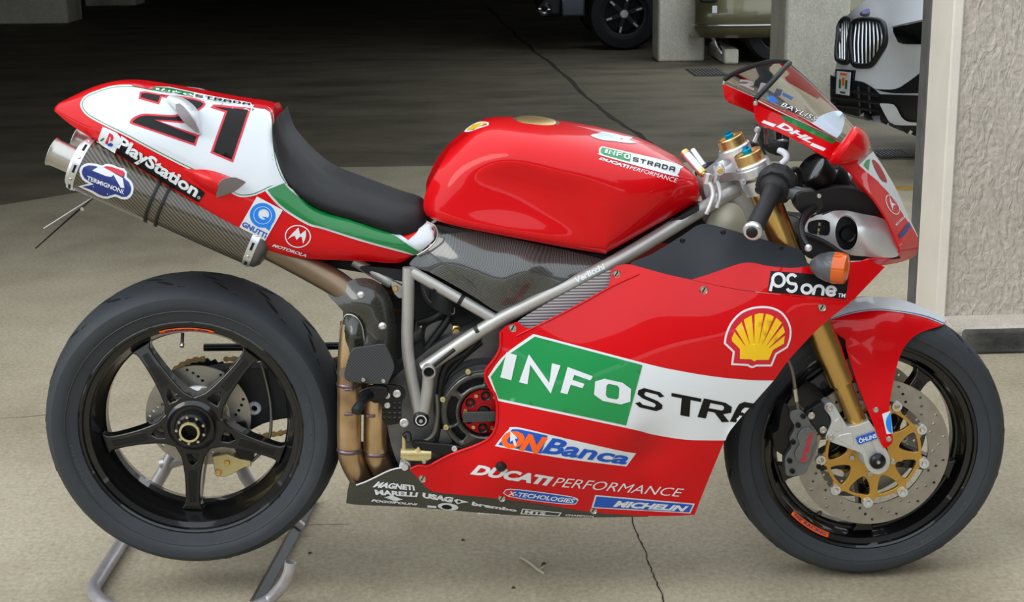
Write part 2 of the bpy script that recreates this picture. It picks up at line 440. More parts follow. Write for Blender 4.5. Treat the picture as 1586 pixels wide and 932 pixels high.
def grille():
    m = mat('grille_mesh', rgb(150, 146, 150), .5, .3); nt = m.node_tree; b = nt.nodes['Principled BSDF']; tc = [n for n in nt.nodes if n.type == 'TEX_COORD'][0]
    w = nt.nodes.new('ShaderNodeTexWave'); w.bands_direction = 'Z'; w.inputs['Scale'].default_value = 52; nt.links.new(tc.outputs['Object'], w.inputs[0])
    mx = nt.nodes.new('ShaderNodeMix'); mx.data_type = 'RGBA'; mx.inputs[6].default_value = rgb(92, 88, 92); mx.inputs[7].default_value = rgb(196, 192, 196); nt.links.new(w.outputs[1], mx.inputs[0]); nt.links.new(mx.outputs[2], b.inputs['Base Color'])
grille()
mat('amber_lens', rgb(214, 92, 8), .15, 0, .6, spec=.6)
mat('signal_grey', rgb(82, 86, 90), .35, 0, .3)
mat('stand_grey', rgb(184, 180, 182), .38, .6, noise=.08)
mat('plate_white', rgb(214, 216, 222), .4)
mat('brown_resin', rgb(110, 60, 26), .4, .3)
mat('smoked_gauge', rgb(22, 24, 26), .12, 0, 1.)
carbon('carbon_can', rgb(38, 35, 30), rgb(104, 96, 80), 55, .24)
carbon('carbon_fine', rgb(46, 47, 46), rgb(84, 86, 84), 420, .22, False, 1.)
carbon('carbon_dark', rgb(40, 41, 36), rgb(54, 55, 48), 380, .26, False, .8)
carbon('carbon_plate', rgb(38, 40, 44), rgb(66, 69, 74), 330, .35, False, .4)
def heat_titanium():
    m = mat('heat_titanium', rgb(184, 150, 104), .3, .9); nt = m.node_tree; b = nt.nodes['Principled BSDF']
    tc = [n for n in nt.nodes if n.type == 'TEX_COORD'][0]; n = nt.nodes.new('ShaderNodeTexNoise'); n.inputs['Scale'].default_value = 14; n.inputs['Detail'].default_value = 3
    nt.links.new(tc.outputs['Object'], n.inputs[0]); r = nt.nodes.new('ShaderNodeValToRGB'); e = r.color_ramp.elements
    e[0].position = .3; e[0].color = rgb(160, 132, 104); e[1].position = .7; e[1].color = rgb(216, 190, 152); q = e.new(.5); q.color = rgb(198, 168, 128)
    nt.links.new(n.outputs[0], r.inputs[0]); nt.links.new(r.outputs[0], b.inputs['Base Color'])
heat_titanium()
mat('weld_tint', rgb(122, 104, 112), .35, .85)
def screen_mat():
    m = mat('clear_screen', (.93, .95, .93, 1), .02, 0, 0); nt = m.node_tree; b = nt.nodes['Principled BSDF']; out = nt.nodes['Material Output']
    t = nt.nodes.new('ShaderNodeBsdfTransparent'); t.inputs[0].default_value = (.965, .97, .95, 1); g = nt.nodes.new('ShaderNodeBsdfGlossy'); g.inputs[1].default_value = .03
    fr = nt.nodes.new('ShaderNodeFresnel'); fr.inputs[0].default_value = 1.4; mx = nt.nodes.new('ShaderNodeMixShader')
    nt.links.new(fr.outputs[0], mx.inputs[0]); nt.links.new(t.outputs[0], mx.inputs[1]); nt.links.new(g.outputs[0], mx.inputs[2]); nt.links.new(mx.outputs[0], out.inputs[0])
screen_mat()
def concrete(name, c0, c1, c2, sx=(1, 1, 1), bump=.25, rough=.85, spec=.3):
    m = mat(name, c1, rough, spec=spec); nt = m.node_tree; b = nt.nodes['Principled BSDF']; L = nt.links
    tc = [n for n in nt.nodes if n.type == 'TEX_COORD'][0]; mp = nt.nodes.new('ShaderNodeMapping'); mp.inputs['Scale'].default_value = sx; L.new(tc.outputs['Object'], mp.inputs[0])
    big = nt.nodes.new('ShaderNodeTexNoise'); big.inputs['Scale'].default_value = 1.3; big.inputs['Detail'].default_value = 7; big.inputs['Roughness'].default_value = .62; L.new(mp.outputs[0], big.inputs[0])
    r = nt.nodes.new('ShaderNodeValToRGB'); e = r.color_ramp.elements; e[0].position = .3; e[0].color = c0; e[1].position = .72; e[1].color = c2; q = e.new(.5); q.color = c1; L.new(big.outputs[0], r.inputs[0])
    fine = nt.nodes.new('ShaderNodeTexNoise'); fine.inputs['Scale'].default_value = 70; fine.inputs['Detail'].default_value = 8; fine.inputs['Roughness'].default_value = .7; L.new(mp.outputs[0], fine.inputs[0])
    mr = nt.nodes.new('ShaderNodeMapRange'); mr.inputs['From Min'].default_value = .25; mr.inputs['From Max'].default_value = .75; mr.inputs['To Min'].default_value = .68; mr.inputs['To Max'].default_value = 1.3; L.new(fine.outputs[0], mr.inputs[0])
    mx = nt.nodes.new('ShaderNodeMix'); mx.data_type = 'RGBA'; mx.blend_type = 'MULTIPLY'; mx.inputs[0].default_value = 1; L.new(r.outputs[0], mx.inputs[6]); L.new(mr.outputs[0], mx.inputs[7]); L.new(mx.outputs[2], b.inputs['Base Color'])
    bp = nt.nodes.new('ShaderNodeBump'); bp.inputs['Strength'].default_value = bump; bp.inputs['Distance'].default_value = .01; L.new(fine.outputs[0], bp.inputs['Height']); L.new(bp.outputs[0], b.inputs['Normal'])
    return m
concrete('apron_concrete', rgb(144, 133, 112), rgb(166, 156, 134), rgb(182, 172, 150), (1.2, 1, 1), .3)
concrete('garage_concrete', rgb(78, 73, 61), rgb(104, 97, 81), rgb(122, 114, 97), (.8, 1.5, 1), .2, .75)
concrete('pillar_concrete', rgb(170, 167, 152), rgb(202, 199, 184), rgb(216, 213, 198), (1.6, 1.6, 1), .3)
concrete('kerb_concrete', rgb(52, 52, 52), rgb(96, 95, 92), rgb(150, 148, 142), (2.5, 2.5, 5), .5)
concrete('ceiling_concrete', rgb(96, 94, 88), rgb(112, 110, 104), rgb(124, 122, 116), (1, 1, 1), .1)
concrete('plinth_concrete', rgb(168, 160, 148), rgb(190, 182, 170), rgb(204, 198, 186), (2, 2, 2), .3)
def plaster():
    m = concrete('rough_plaster', rgb(182, 174, 163), rgb(192, 184, 173), rgb(202, 194, 183), (1, 1, 1), .2); nt = m.node_tree; b = nt.nodes['Principled BSDF']
    tc = [n for n in nt.nodes if n.type == 'TEX_COORD'][0]; mp = nt.nodes.new('ShaderNodeMapping'); mp.inputs['Scale'].default_value = (34, 34, 17); nt.links.new(tc.outputs['Object'], mp.inputs[0])
    n = nt.nodes.new('ShaderNodeTexNoise'); n.inputs['Scale'].default_value = 1; n.inputs['Detail'].default_value = 4; n.inputs['Distortion'].default_value = 1.2; nt.links.new(mp.outputs[0], n.inputs[0])
    bp = nt.nodes.new('ShaderNodeBump'); bp.inputs['Strength'].default_value = .6; bp.inputs['Distance'].default_value = .02
    nt.links.new(n.outputs[0], bp.inputs['Height']); nt.links.new(bp.outputs[0], b.inputs['Normal'])
plaster()
mat('painted_plaster', rgb(228, 222, 210), .7, noise=.04, nscale=8, bump=.15, bscale=60)
mat('added_wall_brown', rgb(92, 86, 78), .9, noise=.2, nscale=2)  # dull brown of the added walls out of view
mat('door_seal_grey', rgb(92, 92, 92), .6, noise=.2, nscale=15)
mat('drain_iron', rgb(62, 58, 50), .7, .3, noise=.3, nscale=20)
mat('yellow_line_paint', rgb(172, 136, 62), .8, noise=.25, nscale=30)
mat('crack_dark', rgb(46, 42, 34), .95)
mat('oil_stain', rgb(64, 58, 46), .6, noise=.3, nscale=6)
mat('leaf_brown', rgb(72, 52, 26), .8)
mat('twig_pale', rgb(186, 178, 156), .8)
mat('car_white', rgb(228, 232, 236), .25, 0, 1.)
mat('car_olive', rgb(112, 108, 82), .3, .4, .8)
mat('car_dark_blue', rgb(62, 74, 88), .3, .4, .8)
mat('car_trim_black', rgb(20, 21, 23), .5)
mat('car_glass', rgb(14, 16, 18), .08, 0, 1.)
mat('car_tyre', rgb(22, 23, 25), .75)
mat('car_chrome', rgb(200, 202, 206), .15, 1.)
mat('grey_skid', rgb(122, 124, 124), .45, .2)
# ------------------------------------------------------------------ setting
def quadmesh(name, pts, m, parent=None, z0=None):
    return mesh(name, [Vector(p) for p in pts], [tuple(range(len(pts)))], m, parent, smooth=False)
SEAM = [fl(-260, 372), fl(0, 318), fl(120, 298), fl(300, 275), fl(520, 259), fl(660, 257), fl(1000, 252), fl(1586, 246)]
near = [Vector((x, -6.5, 0)) for x in (9, -8)]
apron = [Vector((-8, SEAM[0].y-1.6, 0))]+SEAM+[Vector((9, SEAM[-1].y+.2, 0))]
o = mesh('floor', apron+near, [tuple(reversed(range(len(apron)+2)))], 'apron_concrete', smooth=False); struct(o, 'pale broom-finished concrete floor under the motorcycle')
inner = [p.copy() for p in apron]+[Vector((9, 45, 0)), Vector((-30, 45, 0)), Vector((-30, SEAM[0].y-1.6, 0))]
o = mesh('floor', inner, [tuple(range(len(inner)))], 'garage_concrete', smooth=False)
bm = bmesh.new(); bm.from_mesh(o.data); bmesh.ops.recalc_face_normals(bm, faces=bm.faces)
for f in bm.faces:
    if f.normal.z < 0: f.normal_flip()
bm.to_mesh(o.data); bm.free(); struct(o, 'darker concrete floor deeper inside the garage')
# ceiling slab: open above the apron and above the bay at the side
zc = 2.55
def slab(name, pts, z, t, m):
    n = len(pts); vs = [Vector((a, b, z)) for a, b in pts]+[Vector((a, b, z+t)) for a, b in pts]
    fs = [tuple(reversed(range(n))), tuple(range(n, 2*n))]+[(i, (i+1) % n, (i+1) % n+n, i+n) for i in range(n)]
    return struct(mesh(name, vs, fs, m, smooth=False))
slab('ceiling', [(-30, -1.2), (1.1, 1.9), (2.0, 5.2), (2.0, 45), (-30, 45)], zc, .3, 'ceiling_concrete')['label'] = 'concrete ceiling slab over the dark part of the garage'
slab('ceiling', [(2.0, 12.2), (12, 12.2), (12, 45), (2.0, 45)], zc, .3, 'ceiling_concrete')['label'] = 'concrete ceiling slab over the far parking bays'
struct(box('wall_front_added', (0, -12, 1.5), (44, .4, 3.0), 'added_wall_brown'), 'added unseen wall behind the camera that darkens reflections on the motorcycle')  # added wall behind the camera, takes sky reflection off the red paint
struct(box('wall_side_added', (4.0, -2.75, 1.7), (.3, 8.5, 3.4), 'added_wall_brown'), 'added unseen wall that shades the right side of the floor')  # added wall outside the view, darkens the floor on the right
struct(box('wall_back', (-8, 44, 1.4), (60, .3, 2.8), 'ceiling_concrete'), 'concrete wall at the far end of the garage')
struct(box('wall_left', (-29.8, 20, 1.4), (.3, 50, 2.8), 'ceiling_concrete'), 'concrete wall along the far side of the garage')
struct(box('wall_right', (11.9, 26, 1.4), (.3, 38, 2.8), 'ceiling_concrete'), 'concrete wall behind the parked cars')
# near pillar with plaster face, painted corner, metal door channel and kerb
xl = at(1449, 470, 1.68).x
pil = box('wall_near_pillar', (xl+.022+.8, 1.79, 1.5), (1.6, .215, 3.0), 'rough_plaster'); struct(pil, 'rough plastered pillar beside the front wheel')
cor = box('trim_1', (xl+.0175, 1.7875, 1.5), (.035, .225, 3.0), 'painted_plaster', bevel=.006); struct(cor, 'smooth painted return of the plastered pillar')
chn = box('trim_2', (xl+.012, 1.945, 1.5), (.03, .085, 3.0), 'door_seal_grey', bevel=.004); struct(chn, 'dark metal channel running up the pillar edge')
z1 = at(1520, 511, 1.575).z; z2 = at(1520, 472, 1.68).z; xk = fl(1492, 552).x
def slabby(name, x0, x1, y0, y1, za, zb, zc_, m, lab):
    vs = [Vector(p) for p in ((x0, y0, za), (x1, y0, za), (x1, y1, za), (x0, y1, za), (x0, y0, zb), (x1, y0, zb), (x1, y1, zc_), (x0, y1, zc_))]
    o = mesh(name, vs, [(3, 2, 1, 0), (4, 5, 6, 7), (0, 1, 5, 4), (1, 2, 6, 5), (2, 3, 7, 6), (3, 0, 4, 7)], m, bevel=.012, bseg=3); return struct(o, lab)
slabby('baseboard_pillar', xk, xk+1.5, 1.575, 1.9, 0, z1, z1, 'kerb_concrete', 'chipped dark grey kerb at the pillar foot')
slabby('trim_3', xl+.02, xl+1.6, 1.585, 1.9, z1*.2, z1+.004, z2, 'plinth_concrete', 'pale sloping plinth between plaster and kerb')
def pillar(px0, px1, pyb, depth, label, m='pillar_concrete', h=2.55, yaw=0):
    a = fl(px0, pyb); b = fl(px1, pyb); w = b.x-a.x; yy = (a.y+b.y)/2
    o = box('concrete_pillar', ((a.x+b.x)/2, yy+depth/2, h/2), (w, depth, h), m, bevel=.02); return struct(o, label)
pillar(1018, 1092, 95.5, .45, 'square concrete pillar between the dark truck and the olive car')
pillar(1210, 1312, 196, .5, 'stained concrete pillar behind the windscreen and the white car')
pillar(-30, 102, 37, .8, 'wide dark concrete pillar in the shaded corner')
pillar(135, 209, 9, .7, 'small far concrete pillar in the shade')
# floor marks
def ground(name, pts, m, h=.003, label=None, cat=None):
    n = len(pts); P = [fl(*p) for p in pts]; vs = [Vector((p.x, p.y, .0004)) for p in P]+[Vector((p.x, p.y, h)) for p in P]
    o = mesh(name, vs, [tuple(range(n, 2*n))]+[(i, (i+1) % n, (i+1) % n+n, i+n) for i in range(n)], m, smooth=False)
    bm = bmesh.new(); bm.from_mesh(o.data); bmesh.ops.recalc_face_normals(bm, faces=bm.faces)
    if max(bm.faces, key=lambda f: len(f.verts)).normal.z < 0: bmesh.ops.reverse_faces(bm, faces=bm.faces)
    bm.to_mesh(o.data); bm.free(); return o
def crackline(name, pts, w, m, label, jit=0):
    P = []
    for i in range(len(pts)-1):
        for k in range(6): P.append(np.array(pts[i])*(1-k/6)+np.array(pts[i+1])*k/6)
    P.append(np.array(pts[-1])); vs = []; fs = []
    for p in P:
        q = fl(p[0]+random.uniform(-jit, jit), p[1]); ww = w*random.uniform(.6, 1.3); vs += [Vector((q.x-ww, q.y+ww*.4, .0012)), Vector((q.x+ww, q.y-ww*.4, .0012))]
    for i in range(len(P)-1): fs.append((2*i, 2*i+1, 2*i+3, 2*i+2))
    o = mesh(name, vs, fs, m, smooth=False); struct(o, label); return o
crackline('floor_crack', [(975, 790), (988, 828), (1003, 866), (1012, 890), (1022, 915), (1036, 950)], .0016, 'crack_dark', 'thin dark crack in the floor in front of the fairing', 2)
crackline('floor_crack', [(452, 811), (480, 813), (540, 812)], .0022, 'crack_dark', 'short dark joint in the floor behind the rear tyre')
crackline('floor_crack', [(752, 8), (800, 55), (860, 105), (910, 150), (960, 190), (1010, 222)], .02, 'crack_dark', 'long dark oily crack running back into the garage', 3)
crackline('floor_crack', [(0, 648), (40, 646), (75, 642)], .0014, 'crack_dark', 'hairline crack beside the rear tyre', 1)
def drain(px0, px1, py0, py1, label):
    t = thing('floor_drain', fl((px0+px1)/2, (py0+py1)/2), label, 'drain')
    a = fl(px0, py1); b = fl(px1, py0); x0, x1, y0, y1 = a.x, b.x, a.y, b.y
    P = Vector(((x0+x1)/2, (y0+y1)/2, 0)); w, d = (x1-x0)*.8, y1-y0
    box('frame', (P.x, P.y, .003), (w, d, .006), 'drain_iron', t)
    for k in range(9): box('slat', (P.x-w*.42+w*.84*k/8, P.y, .008), (w*.05, d*.86, .006), 'door_seal_grey', t)
drain(1070, 1118, 106.5, 118.5, 'small dark drain grate in the floor before the square pillar')
drain(1358, 1402, 232, 246, 'dark drain grate in the floor below the white car')
yl = ground('floor_line', [(1360, 288), (1420, 289), (1420, 295), (1364, 294)], 'yellow_line_paint'); struct(yl, 'faded yellow parking line')
# debris
tw = thing('twig', fl(820, 875), 'small pale dry twig with one brown leaf on the floor', 'twig')
tube('stem', [fl(806, 863, .004), fl(822, 873, .006), fl(833, 882, .004), fl(843, 888, .004)], .003, 'twig_pale', tw, seg=8)
tube('branch', [fl(834, 883, .004), fl(842, 877, .012)], .0015, 'twig_pale', tw, seg=6)
p = fl(842, 877, .012); mesh('leaf', [p+Vector(v) for v in ((-.006, 0, 0), (0, -.004, .006), (.007, .003, .004), (.002, .006, .009), (-.004, .004, .006))], [(0, 1, 3, 4), (1, 2, 3)], 'leaf_brown', tw, solid=.0006)
for (a, b, lab) in ((480, 857, 'tiny dark leaf scrap on the floor beside the stand hook'), (717, 837, 'tiny dark leaf scrap on the floor below the belly pan'), (795, 911, 'thin curled brown leaf scrap near the lower frame edge')):
    p = fl(a, b, .001); tag(mesh('leaf_scrap', [p+Vector(v) for v in ((-.004, 0, 0), (0, -.003, .002), (.006, 0, .001), (.001, .003, .004), (-.003, .002, .003))], [(0, 1, 3, 4), (1, 2, 3)], 'leaf_brown', solid=.0006), lab, 'leaf')
# ------------------------------------------------------------------ motorcycle: wheels and running gear
bike = thing('motorcycle', (.7, 0, 0), 'red and white racing motorcycle with sponsor stickers held by a paddock stand', 'motorcycle')
RC = Vector((0, 0, .384)); FC = Vector((1.41, 0, .299)); YA = Vector((0, 1, 0))
def pol(c, r, a, y): return Vector((c.x+r*math.cos(a), y, c.z+r*math.sin(a)))
def wheel(name, c, tyre, rimw, spokes, a0, hubprof):
    w = holder(name, bike)
    half = tyre; prof = [(r, -y) for r, y in half]+[(r, y) for r, y in reversed(half[:-1])]
    prof += [(half[0][0]-.004, half[0][1]*.9), (half[0][0]-.004, -half[0][1]*.9)]
    t = lathe('tire', prof, c, YA, 'tyre_rubber', w, 96, 30, closed=True)
    b = rimw/2
    rp = [(.2295, -b), (.2265, -b-.0015), (.222, -b+.0005), (.2195, -b+.006), (.209, -b+.0095), (.2055, -b+.016), (.2035, -b+.024), (.1975, -b+.034), (.1925, -.018), (.1885, -.012), (.1885, .012), (.1925, .018), (.1975, b-.034), (.2035, b-.024), (.209, b-.0095), (.2195, b-.006), (.2265, b+.0015), (.2295, b), (.2255, b-.004), (.214, b-.012), (.206, 0), (.214, -b+.012), (.2255, -b+.004)]
    lathe('rim', rp, c, YA, 'rim_black', w, 96, 30, closed=True)
    # one spoke, shared by all, with the window near the hub
    so_l = [(.040, .036), (.070, .0245), (.11, .0175), (.155, .0150), (.182, .0165), (.194, .024, 1), (.194, -.024, 1), (.182, -.0165), (.155, -.0150), (.11, -.0175), (.070, -.0245), (.040, -.036)]
    s0 = plate('spoke', so_l, -.056, -.012, 'rim_black', w, holes=[[(.065, .0125), (.080, .0085), (.091, 0), (.080, -.0085), (.065, -.0125)]], bevel=.003, seg=.012, px=False)
    for v in s0.data.vertices:
        if v.co.y < -.03: v.co.y += max(0, v.co.x-.06)*.13
        v.co.x *= 1.0
    pk_ = plate('spoke_pocket', [(.100, .0085), (.150, .0075), (.176, .0065), (.176, -.0065), (.150, -.0075), (.100, -.0085)], -.0, .002, 'black_metal', w, bevel=.0008, seg=.012, px=False)
    for v in pk_.data.vertices: v.co.y += -.0565+(v.co.x-.06)*.13
    for k in range(spokes):
        s = s0 if k == 0 else s0.copy()
        if k: COL.objects.link(s); s.parent = w
        s.location = c; s.rotation_euler = (0, -math.radians(a0+72*k), 0)
        q = pk_ if k == 0 else pk_.copy()
        if k: COL.objects.link(q); q.parent = w
        q.location = c; q.rotation_euler = (0, -math.radians(a0+72*k), 0)
    lathe('hub', hubprof, c, YA, 'rim_black', w, 48, 30)
    return w
rt = [(.2265, .070), (.2300, .0800), (.2385, .0838), (.2500, .0872), (.2530, .0890), (.2545, .0905), (.2680, .0945), (.2800, .0932), (.2905, .0835), (.2990, .0630), (.3055, .0330), (.3085, 0)]
ft = [(.2265, .045), (.2300, .0525), (.2400, .0562), (.2500, .0585), (.2525, .0598), (.2545, .0607), (.2660, .0612), (.2780, .0565), (.2885, .0430), (.2960, .0225), (.2990, 0)]
hubR = [(0, -.062), (.030, -.066), (.044, -.066), (.048, -.060), (.054, -.056), (.058, -.044), (.056, -.01), (.05, .03), (.05, .06), (0, .06)]
hubF = [(0, -.05), (.028, -.05), (.036, -.045), (.038, -.02), (.036, .02), (.038, .045), (.028, .05), (0, .05)]
rw = wheel('rear_wheel', RC, rt, .158, 5, 121, hubR)
fw = wheel('front_wheel', FC, ft, .104, 5, -90, hubF)
# axle nut of the rear wheel
lathe('axle_nut', [(.018, -.064), (.036, -.066), (.036, -.074), (.032, -.080), (.027, -.083), (.0215, -.094), (.0205, -.100), (.0175, -.1005), (.0165, -.098), (.0165, -.04), (0, -.04)], RC, YA, 'black_metal', rw, 40, 25)
lathe('axle_ring', [(.0168, -.1012), (.0208, -.1012), (.0213, -.096), (.0165, -.096)], RC, YA, 'pale_gold', rw, 40, 25, closed=True)
for k in range(9):
    a = math.radians(20+40*k)
    lathe('castle_notch', [(0, -.0885), (.0030, -.0885), (.0036, -.084), (.0036, -.07)], RC+Vector((.0285*math.cos(a), 0, .0285*math.sin(a))), YA, 'steel', rw, 10)
def arc_strip(name, c, r0, r1, a0, a1, y0, y1, m, parent, n=24, y0b=None):
    vs = []; fs = []
    for k in range(n+1):
        a = math.radians(a0+(a1-a0)*k/n); vs += [pol(c, r0, a, y0), pol(c, r1, a, y1)]
    for k in range(n): fs.append((2*k, 2*k+1, 2*k+3, 2*k+2))
    return mesh(name, vs, fs, m, parent, solid=.0006)
def arc_text(name, s, c, r0, r1, a0, a1, y0, y1, m, parent, bold=.02, flip=False):
    V, F = glyphs(s, bold); vs = []
    for u, v in V:
        a = math.radians(a0+(a1-a0)*u); k = v; vs.append(pol(c, r0+(r1-r0)*k, a, y0+(y1-y0)*k))
    return mesh(name, vs, F, m, parent, ang=80)
# stickers on the rim lips
arc_strip('rim_sticker', RC, .2058, .2135, 74, 104, -.0668, -.0732, 'orange_print', rw)
arc_text('sticker_lettering', 'OZ RACING', RC, .2118, .2075, 77, 101, -.0729, -.0692, 'navy_print', rw, .03)
pA = at(1223, 798, -.047)-FC; pB = at(1281, 835, -.047)-FC
aA = math.degrees(math.atan2(pA.z, pA.x)); aB = math.degrees(math.atan2(pB.z, pB.x))
rS = (math.hypot(pA.x, pA.z)+math.hypot(pB.x, pB.z))/2; rS = min(rS, .219)
arc_strip('rim_sticker', FC, rS-.0115, rS-.001, aA, aB, -.0430, -.0478, 'orange_print', fw)
arc_text('sticker_lettering', 'OZ RACING', FC, rS-.0035, rS-.009, aA+(aB-aA)*.06, aA+(aB-aA)*.94, -.0475, -.0449, 'navy_print', fw, .03)
def tyre_y(half, r):
    for (r0, y0), (r1, y1) in zip(half, half[1:]):
        if r0 <= r <= r1: return y0+(y1-y0)*(r-r0)/(r1-r0)
    return 0
# raised sidewall line and lettering, tread cuts
for wob, c, half, yt in ((rw, RC, rt, 0), (fw, FC, ft, 0)):
    lathe('sidewall_rib', [(.2515, -tyre_y(half, .2515)), (.2528, -tyre_y(half, .2528)-.0022), (.2541, -tyre_y(half, .2541))], c, YA, 'tyre_sidewall', wob, 96, 60)
for a0, a1, s in ((-61, -31, 'MICHELIN'), (-78, -63, 'POWER'), (120, 150, 'MICHELIN'), (-120, -92, 'TUBELESS RADIAL')):
    arc_text('sidewall_lettering', s, FC, .2425, .2495, a0, a1, -tyre_y(ft, .2425)-.0006, -tyre_y(ft, .2495)-.0006, 'tyre_sidewall', fw, .02)
for a0, a1, s in ((-100, -118, 'TUBELESS RADIAL'), (-62, -85, 'MAX LOAD 365 KG'), (12, -16, 'POWER RS'), (212, 186, 'MICHELIN')):
    arc_text('sidewall_lettering', s, RC, .2420, .2490, a0, a1, -tyre_y(rt, .2420)-.0006, -tyre_y(rt, .2490)-.0006, 'tyre_sidewall', rw, .02)
def tread(c, half, wob, n, rows):
    R = list(reversed(half)); ys = [y for r, y in R]; rs = [r for r, y in R]
    def rad(y): return float(np.interp(abs(y), ys, rs))
    V = []; F = []
    for s in (-1, 1):
        for k in range(n):
            for (da, y0, y1, w) in rows:
                a = 2*math.pi*k/n+math.radians(da); base = len(V); st = 5
                for i in range(st+1):
                    t = i/st; y = y0+(y1-y0)*t; aa = a+math.radians(9.5)*(t-.5)*s*.0+math.radians(7)*t; ww = w*math.sin(math.pi*(.12+.76*t))*(1.25-.6*t)
                    for q in (-1, 1):
                        yy = y+q*ww; V.append(pol(c, rad(yy)+.0009, aa, s*yy))
                for i in range(st): F.append((base+2*i, base+2*i+1, base+2*i+3, base+2*i+2))
    o = mesh('tread_groove', V, F, 'groove_black', wob, ang=80); o['kind'] = 'stuff'; return o
tread(RC, rt, rw, 17, [(0, .082, .066, .0045), (9, .058, .034, .0045), (14, .026, .006, .0035)])
tread(FC, ft, fw, 18, [(0, .053, .042, .0030), (9, .034, .012, .0032)])
for c, wob, y, a, r in ((RC, rw, -.060, 92, .199), (FC, fw, -.03, 236, .196)):
    p = pol(c, r, math.radians(a), y); q = pol(c, r-.018, math.radians(a), y-.016)
    tube('valve_stem', [p, q], .0035, 'rubber_hose', wob, seg=10); lathe('valve_cap', [(0, .006), (.0045, .006), (.005, 0), (.003, -.004)], q, q-p, 'steel', wob, 12)
# ---- rear brake, sprocket, chain, swingarm
def disc(name, c, y, t, ro, ri, holes, m, parent, hr=.0035, seg=72):
    """brake disc with drilled holes (dark through-holes cut in the outline)"""
    lo = [(c.x+ro*math.cos(2*math.pi*i/seg), c.z+ro*math.sin(2*math.pi*i/seg)) for i in range(seg)]
    hs = [[(c.x+ri*math.cos(2*math.pi*i/48), c.z+ri*math.sin(2*math.pi*i/48)) for i in range(48)]]
    for r, a in holes: hs.append([(c.x+r*math.cos(a)+hr*math.cos(2*math.pi*i/8), c.z+r*math.sin(a)+hr*math.sin(2*math.pi*i/8)) for i in range(8)])
    return plate(name, lo, y, y+t, m, parent, holes=hs, bevel=0, seg=9, px=False)
HL = []
for k in range(9):
    for j in range(4): HL.append((.078+.008*j, math.radians(40*k+6.5*j)))
disc('rear_brake_disc', RC, .006, .005, .110, .055, HL, 'disc_steel', bike)
lathe('rear_disc_carrier', [(.02, -.006), (.056, -.006), (.066, .002), (.066, .012), (.02, .014)], RC, YA, 'alloy', bike, 40, closed=True)
for k in range(6):
    a = math.radians(15+60*k); bolt(0, 0, 0, .007, bike, 'pale_gold', 'disc_bolt', .008, loc=RC+Vector((.060*math.cos(a), -.002, .060*math.sin(a))))
SC = Vector((0, .105, .384))
teeth = []
for i in range(72):
    a = 2*math.pi*i/72; r = .0975 if i % 2 else .091; teeth.append((SC.x+r*math.cos(a), SC.z+r*math.sin(a)))
plate('sprocket', sharp(teeth), .102, .108, 'black_metal', bike, holes=[circle_px(SC.x, SC.z, .05, n=20)], bevel=0, seg=1, px=False)
EC = Vector((.56, .105, .43)); cr_, er_ = .0965, .036
path = []
for k in range(28): a = math.radians(90+180*k/27); path.append(SC+Vector((cr_*math.cos(a), 0, cr_*math.sin(a))))
for k in range(1, 24): t = k/24; path.append(Vector((SC.x+EC.x*t, .105, (SC.z-cr_)*(1-t)+(EC.z-er_)*t-.012*math.sin(math.pi*t))))
for k in range(1, 24): t = 1-k/24; path.append(Vector((SC.x+EC.x*t, .105, (SC.z+cr_)*(1-t)+(EC.z+er_)*t)))
L = [0]
for i in range(1, len(path)): L.append(L[-1]+(path[i]-path[i-1]).length)
pitch = .0159; nl = int(L[-1]/pitch)
def onpath(s):
    for i in range(1, len(path)):
        if L[i] >= s: t = (s-L[i-1])/(L[i]-L[i-1]); return path[i-1].lerp(path[i], t)
    return path[-1]
ch = holder('drive_chain', bike)
fig8 = [(-.0079+.0066*math.cos(a), .0066*math.sin(a)) for a in np.linspace(math.pi*.3, math.pi*1.7, 8)]+[(0, -.0040)]+[(.0079+.0066*math.cos(a), .0066*math.sin(a)) for a in np.linspace(-math.pi*.7, math.pi*.7, 8)]+[(0, .0040)]
lk = []
for yy, mm in ((-.0075, 'chain_gold'), (-.0058, 'chain_gold')):
    o = plate('chain_link', sharp(fig8), yy, yy+.0014, mm, ch, bevel=0, seg=1, px=False); lk.append(o)
pn = lathe('chain_pin', [(0, -.0095), (.0028, -.0095), (.0032, -.0085), (.0032, .009), (0, .009)], (0, 0, 0), YA, 'chain_gold', ch, 10)
used = [False, False, False]
def place(src, k, p, rot):
    if not used[k]: o = src; used[k] = True
    else: o = src.copy(); COL.objects.link(o); o.parent = ch
    o.location = p; o.rotation_euler = (0, rot, 0)
for i in range(nl-1):
    p = onpath(i*pitch); q = onpath((i+1)*pitch); c = (p+q)/2
    if not -.12 < c.x < .30: continue
    d = q-p; place(lk[i % 2], i % 2, c, -math.atan2(d.z, d.x)); place(pn, 2, p, 0)
sa = [(-.055, .44), (.02, .47), (.10, .475), (.22, .47), (.40, .49), (.50, .49), (.52, .42), (.45, .36), (.30, .365), (.15, .355), (.06, .315), (-.03, .31), (-.07, .36)]
plate('swingarm', [(a, b) for a, b in sa], .045, .09, 'black_plastic', bike, holes=[circle_px(0, .384, .03, n=16)], bevel=.006, seg=.02, px=False)
lathe('swingarm_plug', [(0, 0), (.006, 0), (.007, -.004), (.013, -.005), (.015, -.002), (.015, .004)], at(394, 632, .045), YA, 'plate_white', bike, 24)
plate('rear_caliper', sharp([(328, 707), (352, 703), (372, 711), (388, 714), (389, 722), (378, 724), (360, 734), (347, 739), (334, 737), (331, 722)]), -.008, .03, 'pale_gold', bike, bevel=.003)
bolt(338, 731, -.009, .007, bike, 'gold_cap'); bolt(352, 716, -.009, .006, bike, 'gold_cap')
